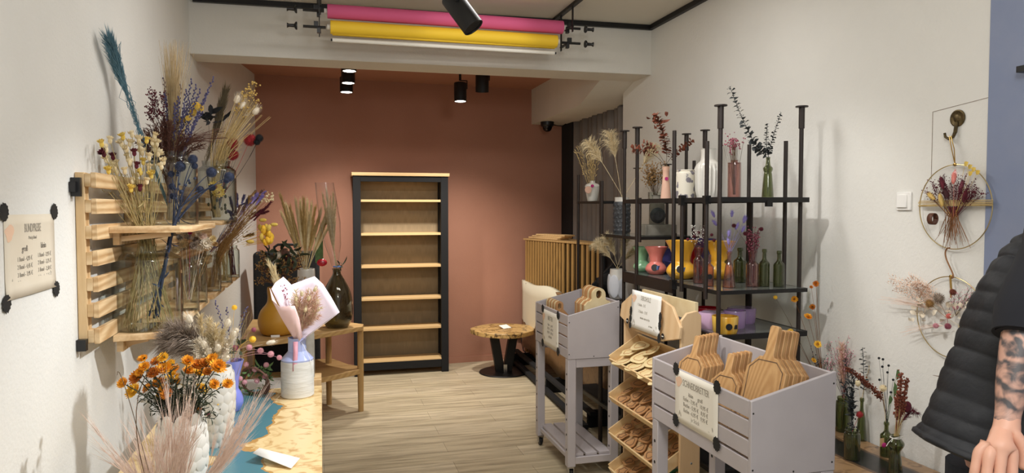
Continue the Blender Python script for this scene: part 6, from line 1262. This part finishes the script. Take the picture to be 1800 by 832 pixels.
# small moss wreath
wc = V((-.30, 3.4, .81)); t = thing('moss_wreath', 'small wreath of moss, twigs and pink buds behind the blue vase', 'wreath', (wc.x, wc.y, TZ)); b = MB()
for k in range(5): b.ring(wc, .05 + .006 * k, .004, (.2 + .1 * k, 1, .1 * k), 30, 6)
build('twig_ring', b, 'dusty_brown', t); b = MB()
for _ in range(90): a = R.uniform(0, 2 * pi); p = wc + V((cos(a) * .06, 0, sin(a) * .06)) + rv(.008); b.leaf(p, p + rv(.016), .012, rv())
build('moss', b, 'leaf_green', t, kind='stuff')
for px, py in ((433, 641), (448, 650), (466, 662), (452, 670), (430, 672), (468, 642)): b = MB(); p = A(px, py, Y=3.38); spiky(b, p, .014, 70, .8); b.hair(wc, wc.lerp(p, .5), p, .001); build('pink_bud', b, 'button_pink', t)
b = MB()
for _ in range(26): p = A(R.uniform(455, 475), R.uniform(646, 662), Y=3.39); b.leaf(p, p + rv(.018), .012, rv())
p = A(465, 655, Y=3.39); b.tube([wc, p], .0012, 4); build('leaf_sprig', b, 'leaf_green', t)
# blush grass in the foreground
gp = V((-.40, 1.95, TZ)); t = thing('grass_pot', 'low pot of blush feather grass in the foreground corner', 'pot', gp)
build('pot', MB().lathe(shell([(.05, 0), (.06, .01), (.065, .07)], .004), gp, 30), 'white_matte', t)
t = thing('feather_grass', 'blush pink feather grass fanning up in the foreground', 'dried grass', gp + V((0, 0, .03)))
for kind_, n in ((0, 42), (1, 24), (2, 12)):
    for i in range(n):
        b = MB() if i % 6 == 0 else b
        if kind_ == 0: e = A(R.uniform(165, 345), R.uniform(715, 800) + abs(R.gauss(0, 14)), Y=1.97 + R.uniform(-.12, .12)); o_ = A(285 + R.gauss(0, 20), 880, Y=1.97)
        elif kind_ == 1: e = A(R.uniform(385, 470), 0, Y=2); u = R.random(); e = A(385 + 80 * u + R.gauss(0, 8), 790 - 92 * u + R.gauss(0, 10), Y=2.02 + R.uniform(-.08, .08)); o_ = A(370 + R.gauss(0, 8), 862, Y=1.99)
        else: e = A(R.uniform(290, 350), R.uniform(680, 760), Y=1.97 + R.uniform(-.05, .05)); o_ = A(320 + R.gauss(0, 8), 870, Y=1.97)
        pts = bez(gp + V((R.gauss(0, .012), R.gauss(0, .012), .04)), o_, e, 8); b.tube(pts, .0008, 3, False); plume(b, pts, .4, .013, 24, .12, .006, .00038, 1.1)
        if i % 6 == 5: build('grass_plume', b, 'blush_grass', t)
b = MB(); pts = bez(gp + V((0, 0, .05)), A(190, 700, Y=1.95), A(290, 618, Y=1.95), 14); b.tube(pts, .0012, 4, False); b.tube(bez(gp + V((0, 0, .05)), A(206, 610, Y=2.0), A(206, 660, Y=2.0), 10), .001, 4, False); build('arching_stem', b, 'twig', t)
# milk can vase with wrapped bouquet
mc = V((-.112, 3.335, TZ)); r_ = .072
t = thing('milk_can_vase', 'milk can shaped vase, speckled white below and pale blue above', 'vase', mc)
build('body', MB().lathe([(0, 0), (r_ * .93, 0), (r_, .006), (r_ * 1.0, .155), (r_ * .97, .163)], mc, 48), 'speckle', t)
build('shoulder', MB().lathe([(r_ * .97, .163), (r_ * .99, .17), (r_ * .62, .2), (.04, .206), (.039, .262), (.041, .266), (.036, .266), (.034, .2)], mc, 48), 'lightblue_glaze', t)
t = thing('wrapped_bouquet', 'dried bouquet wrapped in blush and lilac paper standing in the milk can vase', 'bouquet', mc + V((0, 0, .24)))
def Q3(px, py, y): return A(px, py, Y=y)
n0 = Q3(522, 604, 3.335)
def wrap(name, outl, m, yo, cup):
    """paper sheet: rays from the tied neck to its cut edge, cupped towards the viewer by cup"""
    g = []; k = 8
    for i, (px, py, dy) in enumerate(outl):
        e = A(px, py, Y=3.335 + yo + dy); row = []
        for j in range(k + 1): u = j / k; p = n0.lerp(e, u); p.y += -cup * sin(pi * u) * .5 + .004 * sin(i * 2.1 + u * 5) * u; row.append(p)
        g.append(row)
    build(name, MB().sheet(g), m, t, solid=.0008)
wrap('back_paper', [(477, 508, .0), (484, 497, .03), (498, 487, .06), (506, 494, .07), (512, 501, .08), (524, 496, .09), (540, 490, .1), (553, 486, .09), (568, 500, .07), (582, 522, .04), (597, 549, -.02)], 'lilac_paper', .0, -.03)
wrap('front_paper', [(474, 506, -.02), (478, 528, -.06), (492, 540, -.075), (508, 538, -.085), (518, 538, -.085), (526, 560, -.07), (532, 592, -.03)], 'blush_paper', 0, .05)
wrap('side_paper', [(597, 549, -.03), (588, 556, -.06), (572, 568, -.07), (552, 582, -.06), (534, 596, -.03)], 'lilac_paper', 0, .04)
for i in range(9):
    b = MB()
    for _ in range(5): e = A(R.uniform(508, 566), R.uniform(508, 562), Y=3.335 + R.uniform(-.05, .03)); pts = bez(n0, A(528, 575, Y=3.33), e, 7); b.tube(pts, .0009, 4, False); plume(b, pts, .45, .024, 80, .04, .004, .0009)
    build('dried_grass', b, ('blush_fern', 'straw_pale', 'peach')[i % 3], t)
for px, py in ((530, 520), (542, 528), (520, 530), (553, 512), (536, 548)): b = MB(); e = A(px, py, Y=3.29); stem(b, n0, e, .001); tail(b, [n0, e], .009, .024, 70); build('bunny_tail', b, 'straw_pale', t)
for px, py in ((472, 462), (478, 480), (482, 470)): b = MB(); pts = bez(n0, A(500, 540, Y=3.38), A(px, py, Y=3.4), 8); b.tube(pts, .001, 4, False); plume(b, pts, .5, .014, 160, .06, .0, .0009); build('oat_plume', b, 'straw_pale', t)
b = MB()
for _ in range(30): e = A(R.uniform(492, 505), R.uniform(500, 540), Y=3.38); b.ball(e, .0035, 5, 3); b.hair(n0, n0.lerp(e, .6), e, .0006)
build('berry_stems', b, 'pink_bloom', t, kind='stuff')
b = MB(); q = [A(x, y, Y=3.335 - .045 - .025 * min(1, k / 2)) for k, (x, y) in enumerate(((519, 601), (519, 620), (518, 640), (518, 653)))]
build('ribbon', MB().sheet([[p - V((.0, 0, 0)) - V((.0085, 0, 0)), p + V((.0115, 0, 0))] for p in q]), 'ribbon_pink', t, solid=.0012)
build('string', MB().tube(bez(A(530, 602, Y=3.3), A(545, 625, Y=3.27), A(551, 655, Y=3.3), 8), .001, 5), 'paper_white', t)
build('tie', MB().ring(n0 + V((0, 0, .004)), .026, .004, (0, 0, 1), 24, 6), 'ribbon_pink', t)
s_ = spot(541, None, .75, 590, 30, Y=3.61); s_[0].x = A(537, 600, Y=3.6).x
vase('stone_jar', 'plain pale grey jar on the grey topped box behind the milk can vase', s_, [(.9, 0), (1, .05), (1, .8), (.85, .95), (.7, 1)], 'grey_ceramic')

# ------------------------------------------------------------------ things on the corner table
CZ = .681
y1 = spot(486, None, CZ, 508, 68, Y=5.42)
vase('gourd_vase', 'mustard yellow gourd-shaped vase on the corner table', y1, [(.66, 0), (.86, .06), (1, .28), (.86, .5), (.56, .66), (.5, .78), (.52, .92), (.5, 1)], 'mustard')
for k, (px, py, l) in enumerate(((484, 592, .05), )): b = MB(); b.box(into(y1, px, py, -y1[2] * .9), (.06, .002, .022)); build('price_label', b, 'paper_white', bpy.data.objects['gourd_vase'])
t = thing('dried_bunch', 'dense dark bunch with white, green and gold bits in the mustard vase', 'dried flowers', neck(y1, 1)); b = MB()
for _ in range(60): e = lp(y1, R.uniform(452, 535), R.uniform(445, 500), .1); pts = stem(b, neck(y1, .98), e, .0011, (0, 0, .03)); sprig(b, pts, 12, .03, .04, .0055, .45)
build('gold_filler', b, ['dusty_brown', 'gold_bush'], t, kind='stuff'); b = MB()
for _ in range(70): p = lp(y1, R.uniform(466, 520), R.uniform(436, 478), .1); b.leaf(p, p + rv(.05), .028, rv())
for _ in range(9): stem(b, neck(y1), lp(y1, R.uniform(466, 520), R.uniform(440, 478), .08), .0014)
build('dark_leaf', b, 'dark_green', t, kind='stuff')
for px, py, m in ((490, 450, 'fluff_cream'), (505, 452, 'wine_dark'), (512, 460, 'wine'), (500, 444, 'dusty_brown'), (484, 462, 'white_matte'), (522, 468, 'wine_dark'), (478, 455, 'olive_plume'), (516, 446, 'fluff_cream')): b = MB(); e = lp(y1, px, py, .06); stem(b, neck(y1), e, .0012); spiky(b, e, .03, 110, .65, .002); build('flower_head', b, m, t)
w1 = spot(537, None, CZ, 478, 30, Y=5.72)
vase('white_vase', 'white cylinder vase behind the wrapped bouquet on the corner table', w1, [(.9, 0), (1, .04), (1, .9), (.92, 1)], 'white_ceramic')
t = thing('wheat_sheaf', 'big upright sheaf of bearded golden wheat on the corner table', 'dried grass', neck(w1, .95))
for i, (px, py) in enumerate(((495, 350), (498, 382), (505, 368), (512, 372), (521, 360), (528, 362), (534, 358), (540, 362), (547, 366), (553, 372), (562, 378), (570, 388), (578, 380), (582, 392), (575, 372), (530, 380), (544, 384), (516, 390), (557, 394), (536, 395))):
    b = MB(); e = into(w1, px, py, R.uniform(-.1, .1)); pts = bez(neck(w1, .9), into(w1, 537 + (px - 537) * .35, 440), e, 9); b.tube(pts, .0018, 5, False); b.tube(pts[4:], [.006, .009, .008, .006, .002], 6); plume(b, pts, .4, .016, 420, .12, .0, .0012, 1.05); build('wheat_ear', b, 'straw_pale' if i % 3 else 'straw', t)
dj = spot(591, None, CZ, 468, 54, Y=5.62)
vase('demijohn', 'large olive green glass demijohn at the right end of the corner table', dj, [(.6, 0), (.72, .02), (.95, .15), (1, .35), (.86, .6), (.5, .8), (.28, .9), (.26, .97), (.32, 1)], 'glass_demijohn', 'bottle', .005, 40)
t = thing('pampas_bundle', 'pampas stems in a clear cellophane sleeve standing in the green demijohn', 'dried grass', neck(dj, .95))
for px, py in ((568, 345), (574, 335), (580, 350), (586, 345), (590, 362), (572, 365), (582, 375)): b = MB(); e = into(dj, px, py, R.uniform(-.04, .04)); pts = [foot(dj, .1)] + bez(neck(dj, 1), into(dj, 584, 430), e, 9); b.tube(pts, .0018, 5, False); plume(b, pts, .45, .016, 220, .08, .0, .0012, 1.0); build('plume', b, 'pampas', t)
g = []
for j, (py, w_, cx_) in enumerate(((468, 5, 588), (455, 8, 588), (430, 14, 585), (390, 18, 580), (350, 17, 574), (321, 16, 570))):
    c = into(dj, cx_, py); rr = w_ * dep(c) / F; g.append([c + V((cos(a) * rr, sin(a) * rr * .55, .0)) for a in [2 * pi * i / 20 for i in range(21)]])
build('cellophane_sleeve', MB().sheet(g), 'cellophane', t); build('string', MB().ring(neck(dj, 1.03), .026, .005, (0, 0, 1), 20, 6), 'pale_blue_label', t)
b = MB()
for _ in range(8): p = neck(dj, 1.04) + V((.03, -.02, 0)) + rv(.01); b.leaf(p, p + rv(.03), .014, rv())
build('tie_leaves', b, 'dark_green', t)
t = thing('green_card', 'green and red printed sleeve card behind the wheat sheaf', 'card', into(dj, 560, 445, .2)); build('card', MB().box(into(dj, 561, 440, .16), (.06, .004, .2)), 'leaf_green', t); build('red_flower', MB().ball(into(dj, 566, 462, .15), (.04, .012, .03), 12, 6), 'red_glaze', t)
# ------------------------------------------------------------------ the person at the right edge, seen from their right side
hf = V((FW.x, FW.y, 0)).normalized(); hr = V((RT.x, RT.y, 0))
def H(px, py, d): return A(px, py, d=d)
pelvis = H(1775, 838, 1.88)
t = PE = thing('person', 'person in a black quilted vest and dark t-shirt, tattooed right forearm hanging down', 'person', (pelvis.x, pelvis.y, 0))
W_, E_, S_ = H(1769, 738, 1.50), H(1806, 548, 1.57), H(1885, 405, 1.76)
spine, chest, nck = H(1830, 640, 1.9), H(1905, 470, 1.92), H(1965, 372, 1.92)
head0, head1 = nck + hr * .05 + V((0, 0, .10)), nck + hr * .075 + V((0, 0, .20))
vs, es, rs = [], [], []
def pt(p, r, q=None):
    vs.append(V(p)); rs.append(r)
    if q is not None: es.append((q, len(vs) - 1))
    return len(vs) - 1
i0 = pt(pelvis, .12); i1 = pt(spine, .12, i0); i2 = pt(chest, .13, i1); i3 = pt(nck, .055, i2); i4 = pt(nck + hr * .02 + V((0, 0, .05)), .055, i3); i5 = pt(head0, .085, i4); i6 = pt(head1, .08, i5); pt(head0 + hr * .1 + V((0, 0, .005)), .014, i5)
s1_ = pt(S_.lerp(chest, .35), .05, i2); s2_ = pt(S_.lerp(E_, .35), .05, s1_); s3_ = pt(E_, .044, s2_); s4_ = pt(E_.lerp(W_, .3), .043, s3_); s4b = pt(E_.lerp(W_, .62), .037, s4_); s5_ = pt(W_ + (E_ - W_).normalized() * .02, .0285, s4b); s6_ = pt(H(1764, 757, 1.49), .029, s5_); s7_ = pt(H(1757, 776, 1.475), .027, s6_)
for kn, j1_, j2_, tp_, r_ in (((1780, 793, 1.455), (1779, 838, 1.44), (1774, 868, 1.445), (1768, 890, 1.455), .0108), ((1759, 801, 1.45), (1756, 850, 1.432), (1751, 884, 1.437), (1746, 908, 1.45), .0110), ((1738, 801, 1.455), (1733, 846, 1.44), (1728, 878, 1.445), (1724, 900, 1.455), .0106), ((1720, 793, 1.468), (1713, 830, 1.458), (1709, 854, 1.46), (1706, 872, 1.468), .0096)):
    a = pt(H(*kn), r_ * 1.32, s7_); a = pt(H(*kn).lerp(H(*j1_), .5), r_ * 1.0, a); a = pt(H(*j1_), r_ * 1.04, a); a = pt(H(*j2_), r_ * .94, a); pt(H(*tp_), r_ * .78, a)
a = pt(H(1786, 768, 1.472), .017, s6_); a = pt(H(1799, 786, 1.462), .0135, a); a = pt(H(1803, 806, 1.455), .0122, a); pt(H(1798, 828, 1.452), .0095, a)
# far arm and legs, out of view
fs_ = S_ + V((S_.x, S_.y, 0)).normalized() * .33 + hr * .12; a = pt(fs_.lerp(chest, .3), .06, i2); a = pt(fs_ + V((0, 0, -.16)) + hr * .02, .045, a); a = pt(fs_ + V((0, 0, -.30)) + hr * .04, .04, a); a = pt(fs_ + V((0, 0, -.44)) - hr * .06, .03, a); pt(fs_ + V((0, 0, -.60)) - hr * .12, .03, a)
LEG = []
for s_ in (-1, 1):
    hip = pelvis + hf * .09 * s_ + V((0, 0, -.06)); kne = V((hip.x, hip.y, .49)) + hr * .03; ank = V((hip.x, hip.y, .09)) - hr * .02
    a = pt(hip, .09, i0); a = pt(hip.lerp(kne, .5), .075, a); a = pt(kne, .056, a); a = pt(kne.lerp(ank, .4), .052, a); a = pt(ank, .036, a); pt(V((ank.x, ank.y, .035)) + hr * .13, .028, a); LEG.append((hip, kne, ank))
me = bpy.data.meshes.new('body'); me.from_pydata([tuple(p - t.location) for p in vs], es, []); bo = bpy.data.objects.new('body', me); place(bo, t)
sk = bo.modifiers.new('skin', 'SKIN'); sk.use_smooth_shade = True; sk.branch_smoothing = .6
if not me.skin_vertices: 
    bm = bmesh.new(); bm.from_mesh(me); bm.verts.layers.skin.verify(); bm.to_mesh(me); bm.free()
for k, q in enumerate(me.skin_vertices[0].data): q.radius = (rs[k], rs[k]); q.use_root = (k == 0)
sb_ = bo.modifiers.new('smooth', 'SUBSURF'); sb_.levels = sb_.render_levels = 2
M['tattoo'] = tattoo_mat(); me.materials.append(M['tattoo'])
hc = head0.lerp(head1, .55)
build('hair', MB().ball(hc + V((0, 0, .035)) - hr * .022, (.098, .088, .095), 20, 12), 'hair', t)
for s_ in (-1, 1): build('eye', MB().ball(head0 + hr * .083 + hf * .032 * s_ + V((0, 0, .05)), .012, 12, 8), 'white_plastic', t); build('ear', MB().ball(head0 + hf * .088 * s_ + V((0, 0, .03)) - hr * .005, (.02, .01, .03), 10, 8), 'skin', t)
build('mouth', MB().ball(head0 + hr * .088 + V((0, 0, -.04)), (.008, .022, .006), 10, 6), 'button_pink', t)
# quilted vest: rings square to the leaning back, puffed between the seams
cont = [(1621, 769), (1633, 750), (1646, 720), (1665, 687), (1681, 642), (1697, 605), (1708, 570), (1720, 535), (1734, 500), (1757, 466), (1778, 440), (1802, 419), (1850, 398)]
def cl(u):
    x = u * (len(cont) - 1); i = min(int(x), len(cont) - 2); f = x - i; return (cont[i][0] * (1 - f) + cont[i + 1][0] * f, cont[i][1] * (1 - f) + cont[i + 1][1] * f)
g = []; NU, NV = 110, 56
for i in range(NU + 1):
    u = i / NU; px, py = cl(u); L0 = H(px, py, 1.8); C0 = H(1768 + 150 * u, 824 - 390 * u, 1.8); ax = (L0 - C0); hw = ax.length; ax.normalize()
    puff = .006 * sqrt(abs(sin(pi * u * 12.5))) if u > .03 else .012 * sqrt(max(0, 1 - ((u - .015) / .015) ** 2))
    mn = .165 - .03 * u; row = []
    for j in range(NV + 1):
        a = radians(-150) + radians(300) * j / NV
        w_ = 1 + .016 * sin(5 * a + 9 * u) + .01 * sin(11 * a - 23 * u) + .006 * sin(29 * a + 60 * u)
        row.append(C0 + ax * (hw - .006 + puff) * cos(a) * w_ + hf * -(mn - .006 + puff) * sin(a) * w_)
    g.append(row)
build('vest', MB().sheet(g), 'vest_shell', t, solid=.01, sharp=1.2)
# t-shirt: trunk and short sleeve
def loft(name, path, m, n=28, seg=1):
    b = MB(); b.tube([p for p, r in path], [r for p, r in path], n); return build(name, b, m, t, sharp=1.0)
loft('t_shirt', [(pelvis + V((0, 0, .02)), .135), (pelvis.lerp(spine, .5), .135), (spine, .135), (spine.lerp(chest, .5), .14), (chest, .142), (chest.lerp(nck, .5), .115), (nck, .07)], 'tshirt')
sl = [(S_.lerp(chest, .6), .06), (S_.lerp(chest, .45), .11), (S_.lerp(chest, .12), .105), (S_.lerp(E_, .12), .092), (S_.lerp(E_, .3), .078), (S_.lerp(E_, .7), .070), (E_, .064), (E_.lerp(W_, .13), .060), (E_.lerp(W_, .24), .058), (E_.lerp(W_, .245), .052), (E_.lerp(W_, .2), .05)]
g = []; b = MB(); b.tube([p for p, r in sl], [r for p, r in sl], 26, False); build('sleeve', b, 'tshirt', t, sharp=1.2)
for hip, kne, ank in LEG:
    b = MB(); b.tube([hip + V((0, 0, .06)), hip, hip.lerp(kne, .5), kne, kne.lerp(ank, .5), ank + V((0, 0, .01))], [.1, .1, .088, .07, .066, .06], 22); build('trouser_leg', b, 'denim', t)
    f = V((ank.x, ank.y, 0)); build('shoe', MB().ball(f + hr * .06 + V((0, 0, .046)), (.06, .15, .046) if abs(hr.x) < .5 else (.15, .06, .046), 18, 8, Matrix.Rotation(-radians(15), 3, 'Z')), 'black_plastic', t)
